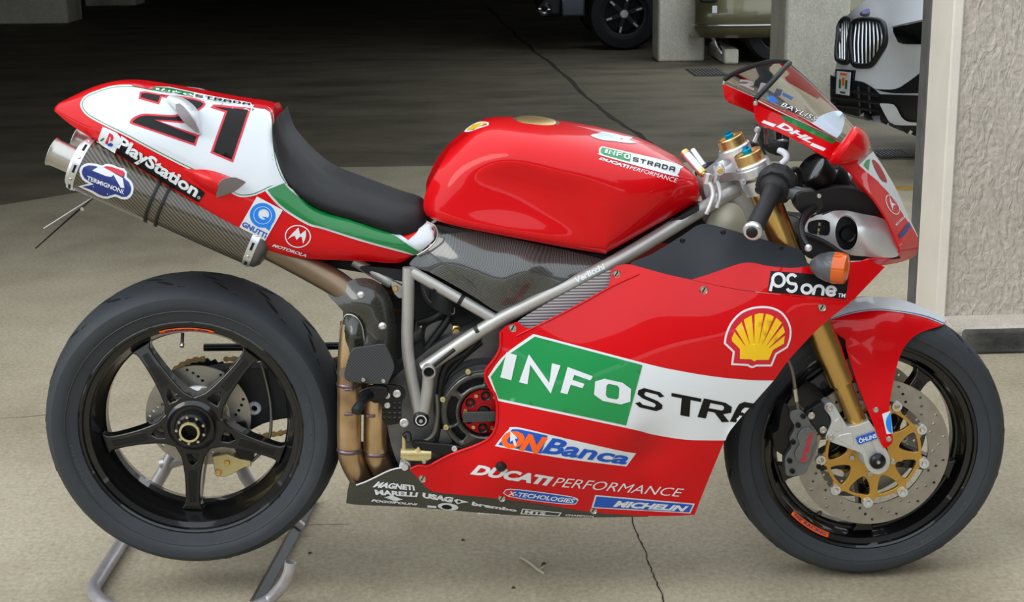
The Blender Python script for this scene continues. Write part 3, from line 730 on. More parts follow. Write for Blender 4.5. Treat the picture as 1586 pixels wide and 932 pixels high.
plate('caliper_bracket', [(356, 662), (378, 652), (384, 668), (392, 690), (392, 712), (378, 716), (366, 700), (358, 684)], -.002, .03, 'black_metal', bike, holes=[circle_px(366, 682, 2.6, n=8), circle_px(374, 678, 2.6, n=8), circle_px(384, 688, 2.6, n=8)])
tube('rear_brake_hose', [at(404, 560, .04), at(412, 590, .035), at(419, 628, .03), at(419, 668, .02), at(410, 694, .01), at(390, 714, .005)], .0035, 'steel_hose', bike, seg=8)
tube('chain_guard_bar', [at(316, 538, .13), at(420, 537, .13), at(560, 535, .13)], .0085, 'black_metal', bike, seg=12)
# ---- front brakes, fork
def front_brake(s):
    sfx = 'front_brake_disc'; y = -.080 if s < 0 else .075
    HL = []
    for k in range(18):
        for j in range(3): HL.append((.126+.012*j, math.radians(20*k+6*j)))
    d = disc(sfx, FC, y, .005, .160, .116, HL, 'disc_steel', bike, .0033)
    yc = y-.002
    outer = [(FC.x+r*math.cos(a), FC.z+r*math.sin(a)) for a, r in ((2*math.pi*i/72, .101+(.008 if (i % 8) in (0, 1, 7) else 0)) for i in range(72))]
    wins = []
    for k in range(9):
        A = 2*math.pi*(k+.5)/9+.12; da = math.radians(14)
        q = []
        for (r, t) in ((.093, -1), (.094, -.3), (.094, .3), (.093, 1), (.075, .95), (.058, .35), (.056, -.3), (.072, -.9)):
            q.append((FC.x+r*math.cos(A+da*t), FC.z+r*math.sin(A+da*t)))
        wins.append(q)
    a0 = math.radians(26.6)
    rotp = lambda lp: [(FC.x+(x-FC.x)*math.cos(a0)-(z-FC.z)*math.sin(a0), FC.z+(x-FC.x)*math.sin(a0)+(z-FC.z)*math.cos(a0)) for x, z in lp]
    plate('disc_carrier', rotp(outer), yc, yc+.008, 'gold_carrier', d, holes=[rotp(w) for w in wins]+[circle_px(FC.x, FC.z, .030, n=24)], bevel=.0008, seg=.006, px=False)
    for k in range(9):
        a = a0+2*math.pi*k/9; p = pol(FC, .1105, a, yc)
        lathe('disc_bobbin', [(0, .003), (.005, .003), (.006, -.004), (.0105, -.004), (.012, -.001), (.012, .008)], p, YA, 'alloy', d, 18)
    for k in range(5):
        a = a0+math.radians(20)+2*math.pi*k/5; bolt(0, 0, 0, .006, d, 'steel', 'carrier_bolt', .005, loc=pol(FC, .046, a, yc))
front_brake(-1); front_brake(1)
# fork legs: right leg measured on the photograph, left leg mirrored
f_lo = at(1343, 690, -.103); f_hi = at(1196, 330, -.103); fd = (f_hi-f_lo).normalized(); flen = (f_hi-f_lo).length
p_low0 = at(1341, 672, -.103); p_low1 = at(1312, 590, -.103); p_slv = at(1300, 562, -.103)
def along(px, py):
    p = at(px, py, -.103); return (p-f_lo).dot(fd)
t0, t1 = along(1340, 672), along(1313, 588); top = along(1158, 240)
for s in (-1, 1):
    base = Vector((f_lo.x, s*.103, f_lo.z))
    def L_(nm, prof, m): return lathe(nm, prof, base, fd, m, bike, 36, 30)
    L_('fork_inner_tube', [(0, t0-.03), (.0192, t0-.03), (.0192, t1+.03), (0, t1+.03)], 'gold_fork')
    L_('fork_outer_tube', [(.0195, t1-.001), (.0245, t1), (.0250, t1+.004), (.0250, t1+.045), (.0278, t1+.075), (.0278, top-.06), (.0265, top-.05), (.0265, top-.012), (0, top-.012)], 'gold_fork')
    L_('fork_cap', [(.0260, top-.02), (.0280, top-.018), (.0280, top+.004), (.0265, top+.006), (.022, top+.006), (.0215, top+.003), (0, top+.003)], 'gold_cap')
    u, v, w_ = frame_of(fd); q = base+fd*(top+.003)
    hexo = lathe('fork_adjuster', [(.0100, 0), (.0100, .008), (.0085, .009), (.0065, .009), (.0065, .015), (0, .015)], q, fd, 'blue_anodised', bike, 6, 20)
# fork foot with axle clamp
pf = plate('fork_foot', [(1277, 632), (1283, 624), (1292, 627), (1303, 645), (1313, 661, 1), (1330, 658), (1346, 651, 1), (1358, 668), (1371, 692), (1379, 712), (1374, 728), (1360, 735), (1346, 729), (1338, 714), (1335, 703), (1316, 695), (1284, 683), (1279, 676), (1288, 651)], -.127, -.088, 'alloy_satin', bike, bevel=.003)
for tri in ([(1300, 648), (1304, 655), (1304, 667), (1294, 669), (1290, 667), (1293, 652)], [(1315, 671), (1321, 672), (1322, 688), (1318, 692), (1297, 679), (1300, 674)]):
    plate('pocket', tri, -.1278, -.12, 'alloy', pf, bevel=.001)
lathe('fork_clamp', [(.0235, t0-.055), (.0265, t0-.05), (.0265, t0-.002), (.0235, t0), (.019, t0)], Vector((f_lo.x, -.103, f_lo.z)), fd, 'alloy_satin', bike, 32)
pf2 = mirror_obj(pf)
for a, b in ((1284, 631), (1286, 677)): bolt(a, b, -.128, .007, bike)
ax_c = at(1360, 715, -.135)
lathe('axle_cap', [(0, .004), (.004, .004), (.005, 0), (.011, .001), (.014, .004), (.0165, .007), (.0165, .014), (0, .014)], Vector((ax_c.x, -.141, ax_c.z)), YA, 'black_metal', bike, 32)
bolt(1360, 715, -.139, .0042, bike, 'steel')
lathe('axle_cap', [(0, -.004), (.014, -.003), (.0165, .0), (.0165, .014), (0, .014)], Vector((ax_c.x, .121, ax_c.z)), YA, 'black_metal', bike, 24)
lathe('front_axle', [(0, -.12), (.012, -.12), (.012, .12), (0, .12)], Vector((FC.x, 0, FC.z)), YA, 'steel', bike, 24)
# caliper
def caliper(s):
    c = plate('front_caliper', [(1224, 638), (1240, 635), (1251, 646), (1256, 658), (1250, 668), (1262, 676), (1266, 690), (1258, 712), (1252, 724), (1246, 734), (1220, 737), (1216, 722), (1217, 707), (1226, 692), (1223, 679), (1231, 662), (1225, 650)], -.128, -.098, 'caliper_grey', bike, bevel=.003)
    pl2 = plate('caliper_cover', [(1240, 667), (1250, 662), (1262, 667), (1266, 676), (1263, 686), (1258, 694), (1257, 704), (1254, 713), (1245, 717), (1236, 714), (1231, 705), (1234, 695), (1239, 688), (1235, 678)], -.134, -.125, 'alloy_satin', c, bevel=.003); pl2.data.materials[0] = MATS['caliper_grey']
    b = plate('caliper_body', [(1196, 672), (1205, 666), (1208, 647), (1213, 626), (1217, 624), (1225, 638), (1232, 661), (1224, 679), (1226, 692), (1216, 707), (1211, 704), (1201, 696), (1198, 682)], -.115, -.06, 'black_metal', c, bevel=.003)
    for a, d in ((1244, 644), (1236, 658), (1228, 684), (1223, 713), (1227, 729), (1268, 722)): bolt(a, d, -.129, .0055, c, 'black_metal')
    return c
cal = caliper(-1)
BVH['cal'] = BVHTree.FromPolygons([at(1180, 600, -.1342), at(1300, 600, -.1342), at(1300, 760, -.1342), at(1180, 760, -.1342)], [(0, 1, 2, 3)])
text('caliper_lettering', 'brembo', [(1238, 713), (1252, 669), (1260, 670), (1248, 715)], 'cal', 'red_print', cal, .0006, .03)
mirror_obj(cal)
br = plate('caliper_bracket', [(1248, 640), (1258, 632), (1272, 624), (1280, 634), (1286, 650), (1284, 664), (1276, 678), (1268, 672), (1258, 658)], -.122, -.1, 'black_plastic', bike, bevel=.002)
bolt(1256, 643, -.124, .0078, bike); bolt(1274, 665, -.124, .0078, bike)
tube('front_brake_hose', [at(1220, 556, -.13), at(1227, 575, -.13), at(1231, 600, -.128), at(1234, 622, -.125), at(1236, 634, -.122)], .004, 'steel_hose', bike, seg=8)
lathe('hose_fitting', [(0, -.014), (.0055, -.014), (.0055, .014), (0, .014)], at(1232, 611, -.127), at(1234, 622, -.125)-at(1231, 600, -.128), 'steel', bike, 12)
plate('rear_caliper_half', [(1236, 588), (1262, 586), (1290, 604), (1302, 622), (1298, 640), (1262, 636), (1238, 626)], .02, .06, 'engine_grey', bike, bevel=.003)
# ------------------------------------------------------------------ motorcycle: body
# tank
K = [[(660, 333, -.085), (690, 346, -.125), (800, 369, -.148), (925, 391, -.155), (945, 388, -.154), (1015, 349, -.130), (1077, 315, -.085)],
     [(656, 322, -.090), (690, 338, -.132), (800, 359, -.160), (922, 380, -.170), (950, 374, -.170), (1022, 334, -.146), (1083, 306, -.092)],
     [(657, 306, -.090), (694, 318, -.132), (800, 325, -.150), (905, 348, -.172), (955, 345, -.180), (1026, 310, -.160), (1083, 294, -.096)],
     [(664, 288, -.088), (704, 285, -.128), (790, 283, -.146), (880, 304, -.172), (955, 305, -.188), (1030, 284, -.160), (1080, 280, -.092)],
     [(674, 268, -.084), (718, 252, -.118), (790, 246, -.158), (880, 262, -.182), (955, 270, -.182), (1025, 264, -.146), (1072, 268, -.082)],
     [(686, 248, -.070), (732, 220, -.092), (800, 219, -.132), (885, 230, -.148), (955, 241, -.144), (1018, 246, -.110), (1062, 258, -.062)],
     [(695, 232, -.045), (745, 198, -.055), (810, 198, -.080), (890, 208, -.088), (955, 220, -.086), (1010, 233, -.070), (1052, 251, -.040)],
     [(700, 224, 0), (752, 187, 0), (815, 185, 0), (890, 193, 0), (955, 206, 0), (1005, 221, 0), (1047, 243, 0)]]
tank = net('fuel_tank', K, 'red_paint', bike, nu=8, nv=5, ang=80)
# tail unit: stations run from the tip forward under the seat
T = [[(84, 172, -.012), (112, 195, -.050), (150, 219, -.085), (210, 259, -.112), (300, 321, -.124), (375, 369, -.124), (440, 395, -.122), (500, 402, -.122), (560, 404, -.120), (600, 407, -.118), (622, 406, -.116), (640, 395, -.112)],
     [(84, 170, -.016), (120, 188, -.062), (158, 209, -.100), (220, 246, -.130), (305, 302, -.142), (380, 348, -.144), (445, 375, -.142), (500, 386, -.140), (560, 392, -.136), (600, 397, -.130), (630, 398, -.124), (655, 386, -.116)],
     [(86, 165, -.016), (128, 176, -.064), (170, 194, -.106), (232, 222, -.136), (315, 266, -.146), (385, 305, -.148), (430, 320, -.146), (492, 352, -.144), (556, 369, -.140), (604, 381, -.134), (642, 385, -.126), (668, 376, -.116)],
     [(89, 162, -.014), (134, 162, -.058), (180, 174, -.098), (245, 203, -.128), (325, 240, -.136), (395, 270, -.138), (428, 285, -.138), (484, 330, -.138), (552, 352, -.134), (606, 369, -.130), (646, 374, -.122), (674, 364, -.112)],
     [(92, 159, -.010), (140, 149, -.046), (190, 154, -.078), (258, 180, -.106), (338, 208, -.114), (400, 230, -.118), (426, 246, -.122), (476, 318, -.124), (548, 344, -.122), (606, 363, -.118), (644, 362, -.110), (670, 352, -.100)],
     [(96, 157, -.006), (146, 139, -.030), (196, 138, -.054), (266, 156, -.078), (350, 180, -.088), (408, 195, -.092), (426, 212, -.096), (468, 308, -.098), (544, 336, -.096), (604, 354, -.094), (640, 352, -.088), (664, 344, -.080)],
     [(98, 156, -.003), (150, 134, -.014), (200, 128, -.028), (272, 142, -.046), (356, 160, -.056), (414, 171, -.060), (427, 186, -.064), (464, 300, -.064), (540, 330, -.062), (600, 348, -.060), (636, 346, -.056), (660, 340, -.050)],
     [(99, 155.5, 0), (152, 132, 0), (202, 125, 0), (274, 136, 0), (358, 151, 0), (417, 161, 0), (430, 176, 0), (464, 296, 0), (540, 326, 0), (600, 344, 0), (634, 342, 0), (658, 338, 0)]]
tail = net('tail_fairing', T, 'red_paint', bike, nu=8, nv=5, ang=80)
# seat
S = [[(424, 238, -.112), (446, 290, -.128), (496, 325, -.128), (558, 345, -.126), (610, 366, -.118), (640, 379, -.100), (661, 364, -.086)],
     [(422.5, 213, -.114), (444, 275, -.132), (496, 314, -.134), (558, 334, -.132), (612, 352, -.124), (644, 364, -.104), (662, 354, -.088)],
     [(422.5, 196, -.108), (446, 254, -.118), (496, 300, -.126), (558, 322, -.124), (614, 338, -.116), (648, 347, -.098), (660, 342, -.080)],
     [(428, 182, -.090), (447, 232, -.096), (496, 284, -.104), (558, 307, -.104), (616, 324, -.096), (648, 330, -.080), (657, 330, -.060)],
     [(435, 174, -.050), (449, 212, -.054), (500, 265, -.062), (560, 292, -.064), (617, 311, -.058), (645, 317, -.050), (654, 321, -.036)],
     [(439, 171, 0), (453, 203, 0), (502, 256, 0), (561, 283, 0), (617, 302, 0), (644, 309, 0), (652, 315, 0)]]
seat = net('seat', S, 'seat_foam', bike, nu=8, nv=5, ang=80)
# frame tubes
FR = holder('trellis_frame', bike)
def ftube(pts, r, nm='frame_tube', m='frame_grey', par=FR): return tube(nm, [at3(p) for p in pts], r, m, par, seg=18)
main = ftube([(656, 571, -.150), (770, 497, -.157), (940, 412, -.152), (1085, 325, -.088), (1142, 293, -.060)], .0142)
ftube([(633, 414, -.135), (632, 470, -.138), (631, 535, -.142), (637, 580, -.146), (650, 640, -.15)], .0122)
ftube([(636, 420, -.135), (700, 456, -.146), (766, 494, -.155)], .0110)
ftube([(664, 578, -.156), (661, 610, -.156), (654, 650, -.154)], .0118)
ftube([(548, 404, -.085), (604, 437, -.095)], .0105)
lathe('tube_boss', [(.0135, .03), (.0135, -.012), (.0125, -.0135), (.0110, -.0135), (.0102, -.011), (.0102, .006), (0, .006)], at(664.5, 574, -.172), YA, 'frame_grey', FR, 28, 30)
lathe('bore', [(0, 0), (.0100, 0)], at(664.5, 574, -.176), YA, 'groove_black', FR, 20)
mirror = [c for c in FR.children if c.name.startswith('frame_tube')]
for c in mirror: mirror_obj(c, 'frame_tube', FR)
lathe('steering_head', [(0, -.09), (.03, -.09), (.03, .07), (0, .07)], at(1150, 300, 0), fd, 'frame_grey', FR, 28)
for (a, b, y, n, r) in ((676, 444, -.1405, (700-636, 456-420), .0118), (714, 464, -.1475, (64, 37), .0118), (741, 512, -.155, (114, -74), .0150)):
    d = at(a+n[0]*.1, b+n[1]*.1, y-.001)-at(a, b, y); lathe('cable_tie', [(r-.002, -.004), (r, -.004), (r, .004), (r-.002, .004)], at(a, b, y), d, 'rubber_hose', FR, 24, closed=True)
lathe('swingarm_pivot', [(0, .003), (.006, .003), (.0065, 0), (.0105, -.001), (.0125, .001), (.0155, .004), (.0160, .012), (0, .012)], at(652, 651, -.172), YA, 'black_metal', bike, 32)
lathe('pivot_mark', [(.0092, -.0002), (.0112, -.0002)], at(652, 651, -.174), YA, 'plate_white', bike, 32)
bolt(652, 651, -.172, .0045, bike)
plate('subframe_lug', [(606, 436), (618, 440), (627, 446), (626, 458), (618, 462), (609, 452)], -.112, -.098, 'frame_grey', bike); bolt(612, 446, -.113, .0055, bike, 'gold_cap')
lathe('tube_end', [(0, -.008), (.0085, -.008), (.0108, -.004), (.0108, .012)], at(602, 436, -.095), at(548, 404, -.085)-at(604, 437, -.095), 'frame_grey', bike, 20)
# carbon airbox side
ab = [(634, 409), (642, 399), (660, 388), (676, 372), (678, 352), (686, 347), (730, 356), (800, 371), (870, 386), (925, 399), (934, 402), (913, 413), (860, 442), (808, 466), (786, 478), (772, 483), (757, 475), (738, 462), (700, 440), (662, 420), (640, 415)]
abc = [(640, 405, -.120), (676, 360, -.106), (660, 398, -.122), (700, 358, -.112), (760, 368, -.122), (850, 385, -.128), (930, 400, -.128), (880, 420, -.160), (820, 448, -.166), (770, 476, -.158), (750, 462, -.162), (780, 440, -.186), (820, 420, -.182), (730, 420, -.166), (700, 405, -.150), (720, 445, -.150), (690, 430, -.142), (780, 405, -.168)]
airbox = panel('airbox_panel', ab, abc, 'carbon_fine', bike, step=9, mirror=True)
tube('panel_crease', [at(a, b, tps(abc)(a, b)-.001) for a, b in ((662, 389), (690, 411), (715, 429), (736, 444))], .0014, 'carbon_dark', bike, seg=8)
tube('panel_edge', [at(a, b, -.128) for a, b in ((662, 345), (674, 350), (678, 362), (674, 374), (660, 387), (646, 395))], .0016, 'steel', bike, seg=8)
plate('tank_gap_shade', sharp([(676, 348), (800, 372), (930, 396), (942, 396), (1083, 318), (1083, 326), (940, 404), (926, 402), (800, 380), (676, 356)]), -.116, -.07, 'rubber_hose', bike, bevel=0)  # black strip standing in for shade in the gap below the tank
# main side fairing
FA = [(776, 512), (783, 505), (801, 498, 1), (808, 504), (818, 508), (832, 507), (880, 481), (935, 450), (945, 434), (946, 418, 1), (957, 411), (972, 409), (990, 413), (1030, 424), (1070, 433), (1140, 448), (1230, 459), (1318, 468, 1), (1298, 483), (1262, 514), (1221, 558), (1196, 592), (1160, 632), (1130, 668), (1112, 707), (1089, 763), (1076, 797, 1), (1030, 799), (985, 798), (910, 792), (840, 780), (772, 772), (692, 764), (669, 760), (650, 744), (634, 726, 1), (649, 721), (662, 722), (673, 717), (698, 704), (734, 691), (756, 680), (766, 667), (770, 650), (770, 621), (767, 611), (757, 597), (750, 580), (752, 575), (766, 556), (775, 539)]
FAc = [(780, 510, -.185), (775, 545, -.190), (752, 578, -.184), (768, 615, -.186), (770, 655, -.188), (735, 692, -.178), (650, 723, -.160), (640, 735, -.155), (820, 520, -.198), (850, 600, -.222), (830, 680, -.216), (760, 730, -.186), (700, 755, -.156), (900, 520, -.214), (955, 425, -.188), (1000, 440, -.206), (1000, 560, -.238), (960, 640, -.236), (940, 675, -.230), (900, 720, -.212), (960, 720, -.206), (976, 745, -.196), (1000, 700, -.196), (1045, 720, -.200), (1010, 730, -.192), (980, 670, -.230), (850, 770, -.160), (950, 790, -.158), (1060, 790, -.164), (1075, 750, -.186), (1090, 690, -.214), (1100, 520, -.240), (1080, 440, -.214), (1150, 600, -.232), (1200, 500, -.236), (1200, 460, -.228), (1280, 470, -.226), (1300, 480, -.222), (1260, 512, -.224), (1195, 590, -.226), (1130, 665, -.216)]
UFc = [(1100, 424, -.208), (1153, 407, -.208), (1190, 412, -.208), (1255, 411, -.206), (1310, 408, -.196), (1345, 403, -.172), (1370, 413, -.152), (1326, 461, -.212), (1290, 440, -.214), (1200, 432, -.222)]
FAc = FAc+UFc
fairing = panel('side_fairing', FA, FAc, 'red_paint', bike, step=10, mirror=True)
# rolled edge along the cut-out
def rim_line(name, pts, f, r, m, parent, dy=0): return tube(name, [at(a, b, f(a, b)+dy) for a, b in pts], r, m, parent, seg=10, n=4)
ff = tps(FAc)
rim_line('fairing_lip', [(776, 514), (775, 539), (766, 556), (752, 576), (757, 597), (767, 611), (770, 630), (770, 650), (766, 667), (756, 680), (734, 691), (698, 704), (673, 717), (662, 722), (649, 721), (636, 726)], ff, .0032, 'red_paint', fairing)
rim_line('fairing_ridge', [(800, 520), (850, 496), (900, 470), (950, 442), (990, 424)], ff, .0022, 'red_paint', fairing, -.0005)
UF = [(1070, 433, 1), (1100, 423), (1153, 406), (1190, 411), (1225, 414), (1255, 411), (1310, 406), (1345, 402, 1), (1372, 413, 1), (1350, 436), (1326, 461), (1318, 468, 1), (1230, 459), (1140, 448)]
ufair = panel('upper_side_fairing', inset(UF, .8), FAc, 'red_paint', bike, step=9, mirror=True)
# vent mesh behind the fairing edge
vent = panel('vent_grille', [(804, 496), (817, 510), (832, 510), (935, 453), (947, 434), (945, 418)], lambda x, y: -.176, 'grille_mesh', bike, step=14, thick=.002)
# belly pan
BP = [(536, 779, 1), (538, 762), (541, 748, 1), (552, 752), (566, 746), (581, 739), (607, 727), (633, 723, 1), (650, 744), (669, 760), (692, 764), (772, 772), (840, 780), (910, 792), (985, 798), (1004, 800, 1), (900, 801), (800, 798), (720, 792), (640, 785), (560, 782)]
BPc = [(536, 779, -.118), (541, 750, -.128), (581, 741, -.142), (633, 725, -.152), (669, 760, -.150), (692, 764, -.148), (772, 772, -.150), (840, 780, -.150), (910, 792, -.150), (985, 798, -.152), (720, 792, -.122), (640, 785, -.120), (800, 798, -.120), (900, 801, -.136), (600, 765, -.138)]
belly = panel('belly_pan', BP, BPc, 'carbon_dark', bike, step=10, mirror=True)
rim_line('belly_edge', [(552, 751), (566, 746), (581, 739), (607, 727), (632, 723)], tps(BPc), .0016, 'plate_white', belly)
fb = tps(BPc); n = 24; bot = [(536+(1004-536)*i/n) for i in range(n+1)]
def pan_bottom():
    vs = []; fs = []
    for px in bot:
        py = np.interp(px, [536, 560, 640, 720, 800, 900, 1004], [779, 782, 785, 792, 798, 801, 800]); p = at(px, py, fb(px, py))
        vs += [p, Vector((p.x, p.y*.5, p.z-.012)), Vector((p.x, 0, p.z-.016)), Vector((p.x, -p.y*.5, p.z-.012)), Vector((p.x, -p.y, p.z))]
    for i in range(n):
        for k in range(4): fs.append((i*5+k, i*5+k+1, i*5+k+6, i*5+k+5))
    mesh('belly_pan_floor', vs, fs, 'carbon_dark', bike, solid=.003)
pan_bottom()
# dark inner panel below the bars
panel('inner_panel', [(976, 410), (1010, 393), (1056, 365), (1080, 349), (1097, 347), (1122, 353), (1160, 364), (1200, 376), (1242, 388), (1246, 404), (1262, 414), (1225, 418), (1190, 415), (1154, 410), (1100, 428), (1072, 436), (1030, 427)],
      [(976, 410, -.165), (1072, 436, -.180), (1154, 410, -.182), (1250, 412, -.176), (1080, 350, -.13), (1160, 366, -.145), (1240, 390, -.15), (1030, 382, -.15), (1120, 390, -.168)], 'matt_black_panel', bike, step=12, mirror=True)
for a, b in ((1057, 373), (1209, 384), (1120, 360)): lathe('panel_rivet', [(0, -.003), (.0035, -.003), (.0055, 0)], at(a, b, tps([(976, 410, -.165), (1072, 436, -.180), (1154, 410, -.182), (1250, 412, -.176), (1080, 350, -.13), (1160, 366, -.145), (1240, 390, -.15), (1030, 382, -.15), (1120, 390, -.168)])(a, b)), YA, 'black_metal', bike, 14)
# quick-release fasteners on the fairing
def fastener(px, py, y):
    f = lathe('fairing_fastener', [(0, -.0015), (.0025, -.002), (.0032, -.0005), (.0062, -.0005), (.0075, -.002), (.0082, 0)], at(px, py, y), YA, 'steel', bike, 20)
    box('fastener_slot', at(px, py, y-.0022), (.002, .0012, .010), 'black_metal', f, rot=Matrix.Rotation(.5, 3, 'Y'))
for a, b in ((955, 424), (1090, 449), (794, 508), (1273, 476), (654, 741), (777, 771), (919, 790)): fastener(a, b, ff(a, b)-.001)
lathe('stand_stop', [(0, -.012), (.006, -.011), (.010, -.005), (.011, 0)], at(776, 722, ff(776, 722)), YA, 'rubber_hose', fairing, 20)
# front mudguard
MG = [(1283, 497, 1), (1300, 478), (1327, 461, 1), (1345, 459.5), (1374, 460.5), (1406, 467), (1440, 480), (1467, 494, 1), (1460, 503), (1430, 513), (1412, 524), (1396, 546), (1385, 585), (1377, 634), (1379, 660), (1383, 678), (1380, 688), (1372, 693), (1366, 688), (1347, 642), (1335, 612), (1323, 580), (1311, 540), (1309, 526), (1298, 518)]
MGc = [(1283, 497, -.076), (1300, 510, -.084), (1327, 462, 0), (1300, 484, -.06), (1345, 460, 0), (1374, 461, 0), (1406, 467.5, 0), (1440, 480.5, 0), (1467, 494, 0), (1330, 482, -.055), (1357, 481, -.058), (1399, 485, -.056), (1433, 492, -.046), (1460, 502, -.036), (1340, 471, -.030), (1380, 471, -.030), (1420, 480, -.026), (1430, 512, -.066), (1412, 523, -.074), (1380, 505, -.078), (1330, 510, -.082), (1350, 545, -.090), (1390, 560, -.086), (1311, 540, -.088), (1350, 600, -.108), (1375, 634, -.122), (1345, 640, -.126), (1375, 690, -.133), (1365, 660, -.131)]
mg = panel('front_mudguard', MG, MGc, 'red_paint', bike, step=5, seg=4, mirror=True, thick=.003)
for a, b in ((1356, 634), (1376, 679)): bolt(a, b, tps(MGc)(a, b)-.001, .006, bike)
# ---- exhaust
EX = holder('exhaust', bike)
e0 = at(121, 252, -.088); e1 = at(404, 376, -.092); ed = (e1-e0).normalized(); el = (e1-e0).length
def silencer(s):
    b = Vector((e0.x, s*abs(e0.y), e0.z)); d = Vector((ed.x, ed.y*-s, ed.z))
    h = lathe('silencer', [(.0500, .006), (.0515, .008), (.0515, el-.014), (.049, el-.012)], b, d, 'carbon_can', EX, 64, 30)
    for k, (x, w) in enumerate(((0, .014), (el-.018, .016))):
        r = lathe('clamp_ring', [(.0510, x), (.0533, x), (.0533, x+w), (.0510, x+w)], b, d, 'alloy', EX, 64, closed=True)
        ax, u, v = frame_of(d)
        for q in range(14):
            a = 2*math.pi*q/14
            p = b+d*(x+w/2)+(u*math.cos(a)+v*math.sin(a))*.0533; nrm = u*math.cos(a)+v*math.sin(a)
            if q % 2: lathe('rivet', [(0, .0018), (.0022, .0016), (.0032, 0)], p, nrm, 'steel', r, 10)
            else:
                R = Matrix((d, nrm.cross(d), nrm)).transposed(); box('ring_slot', p+nrm*.0001, (w*.32, .016, .0008), 'groove_black', r, rot=R)
    lathe('end_cap', [(.0505, 0), (.046, -.006), (.030, -.010), (.0285, -.010)], b, d, 'alloy', EX, 48)
    lathe('front_cap', [(.0510, el-.002), (.050, el+.006), (.040, el+.016), (.026, el+.02)], b, d, 'engine_grey', EX, 48)
    lathe('outlet', [(.0265, -.004), (.0265, -.045), (.0275, -.050), (.0292, -.054), (.0278, -.0555), (.0250, -.048), (.0245, .02), (0, .02)], b, d, 'titanium', EX, 48)
    return b, d
silencer(-1); silencer(1)
for px in (241, 257):
    t = (px-121)/(404-121)*el
    lathe('rubber_strap', [(.0512, t-.003), (.0540, t-.003), (.0548, t), (.0540, t+.003), (.0512, t+.003)], e0, ed, 'rubber_hose', EX, 48, closed=True)
tube('link_pipe', [at3(p) for p in ((400, 374, -.092), (440, 394, -.094), (490, 421, -.100), (528, 444, -.110), (550, 470, -.120), (549, 520, -.128), (541, 580, -.132))], .026, 'exhaust_brown', EX, seg=24)
tube('header_pipe', [at3(p) for p in ((546, 500, -.132), (542, 560, -.132), (541, 620, -.131), (541, 690, -.128), (546, 715, -.116), (562, 742, -.088), (592, 764, -.05))], .0245, 'heat_titanium', EX, seg=24)
tube('header_pipe', [at3(p) for p in ((586, 560, -.112), (584, 600, -.112), (582, 650, -.112), (582, 695, -.112), (588, 716, -.104), (602, 738, -.085), (630, 760, -.05))], .0245, 'heat_titanium', EX, seg=24)
tube('link_pipe', [at3(p) for p in ((606, 560, -.06), (607, 640, -.06), (607, 690, -.06), (612, 720, -.05))], .022, 'engine_grey', EX, seg=20)
for a, b, y in ((541, 594, -.1315), (541, 696, -.130), (582, 700, -.112)):
    lathe('weld_bead', [(.0242, -.004), (.0258, -.002), (.0262, 0), (.0258, .002), (.0242, .004)], at(a, b, y), at(a, b-10, y)-at(a, b, y), 'weld_tint', EX, 32)
for a, b, y in ((540, 641, -.155), (574, 644, -.137), (541, 603, -.155)): box('spring_lug', at(a, b, y), (.018, .008, .006), 'weld_tint', EX, bevel=.002)
# heat shields
SH = [(508, 457, 1), (520, 449), (532, 440), (552, 431), (575, 432), (592, 442), (605, 462), (612, 490), (615, 530), (612, 570), (600, 592), (578, 596), (568, 560), (562, 520), (556, 498), (546, 488), (535, 485), (522, 472)]
shc = [(508, 457, -.118), (532, 442, -.130), (560, 432, -.126), (592, 443, -.124), (612, 490, -.124), (614, 540, -.124), (605, 585, -.130), (545, 470, -.156), (575, 462, -.158), (592, 500, -.162), (595, 550, -.162), (560, 505, -.152), (575, 580, -.154), (535, 484, -.146)]
sh = panel('heat_shield', SH, shc, 'carbon_dark', EX, step=8)
for a, b in ((559, 457), (592, 505)): lathe('shield_bolt', [(0, -.006), (.004, -.006), (.0075, -.003), (.0085, 0)], at(a, b, tps(shc)(a, b)), YA, 'alloy', sh, 20)
SB = [(537, 487), (530, 496), (526, 515), (526, 545), (532, 556), (545, 562), (562, 560), (565, 535), (562, 508), (553, 491)]
sbc = [(537, 487, -.152), (526, 520, -.136), (527, 548, -.138), (545, 520, -.172), (563, 510, -.158), (565, 545, -.158), (545, 560, -.160)]
panel('heat_shield', SB, sbc, 'carbon_dark', EX, step=7)
tube('shield_edge', [at(a, b, tps(sbc)(a, b)-.001) for a, b in ((533, 553), (527, 540), (526, 515), (531, 496), (537, 487), (550, 490), (560, 503), (564, 525), (565, 545))], .0014, 'steel', EX, seg=8)
# heel plate, footrest, bracket
hp = plate('heel_guard', [(533, 580), (538, 559), (547, 540), (570, 536), (591, 532.5), (598, 536), (605, 550), (610, 563), (610, 573), (600, 595, 1), (570, 594), (540, 591), (534, 587)], -.186, -.182, 'carbon_plate', bike, bevel=.0015)
for a, b in ((563, 587), (594, 589)): bolt(a, b, -.187, .0045, bike)
FB = holder('footrest_assembly', bike)
holes = [circle_px(595+8*(i % 4), 625+7.5*(i//4), 2.5, n=8) for i in range(16) if not (i % 4 == 0 and i//4 < 1)]
plate('bracket', [(570, 598, 1), (602, 596), (622, 600), (628, 612), (622, 624), (622, 655, 1), (600, 658), (592, 650), (590, 626), (576, 622)], -.170, -.162, 'black_metal', FB, holes=holes)
for a, b, r in ((600, 612, .006), (600, 627, .006), (615, 609, .008), (626, 654, .009)): bolt(a, b, -.171, r, FB, 'alloy')
plate('pedal_arm', [(556, 606), (580, 598), (600, 602), (598, 616), (575, 622), (556, 618)], -.180, -.172, 'black_metal', FB, bevel=.002)
tube('peg', [at(576, 610, -.165), at(566, 616, -.20), at(553, 634, -.255)], .0095, 'black_metal', FB, seg=18)
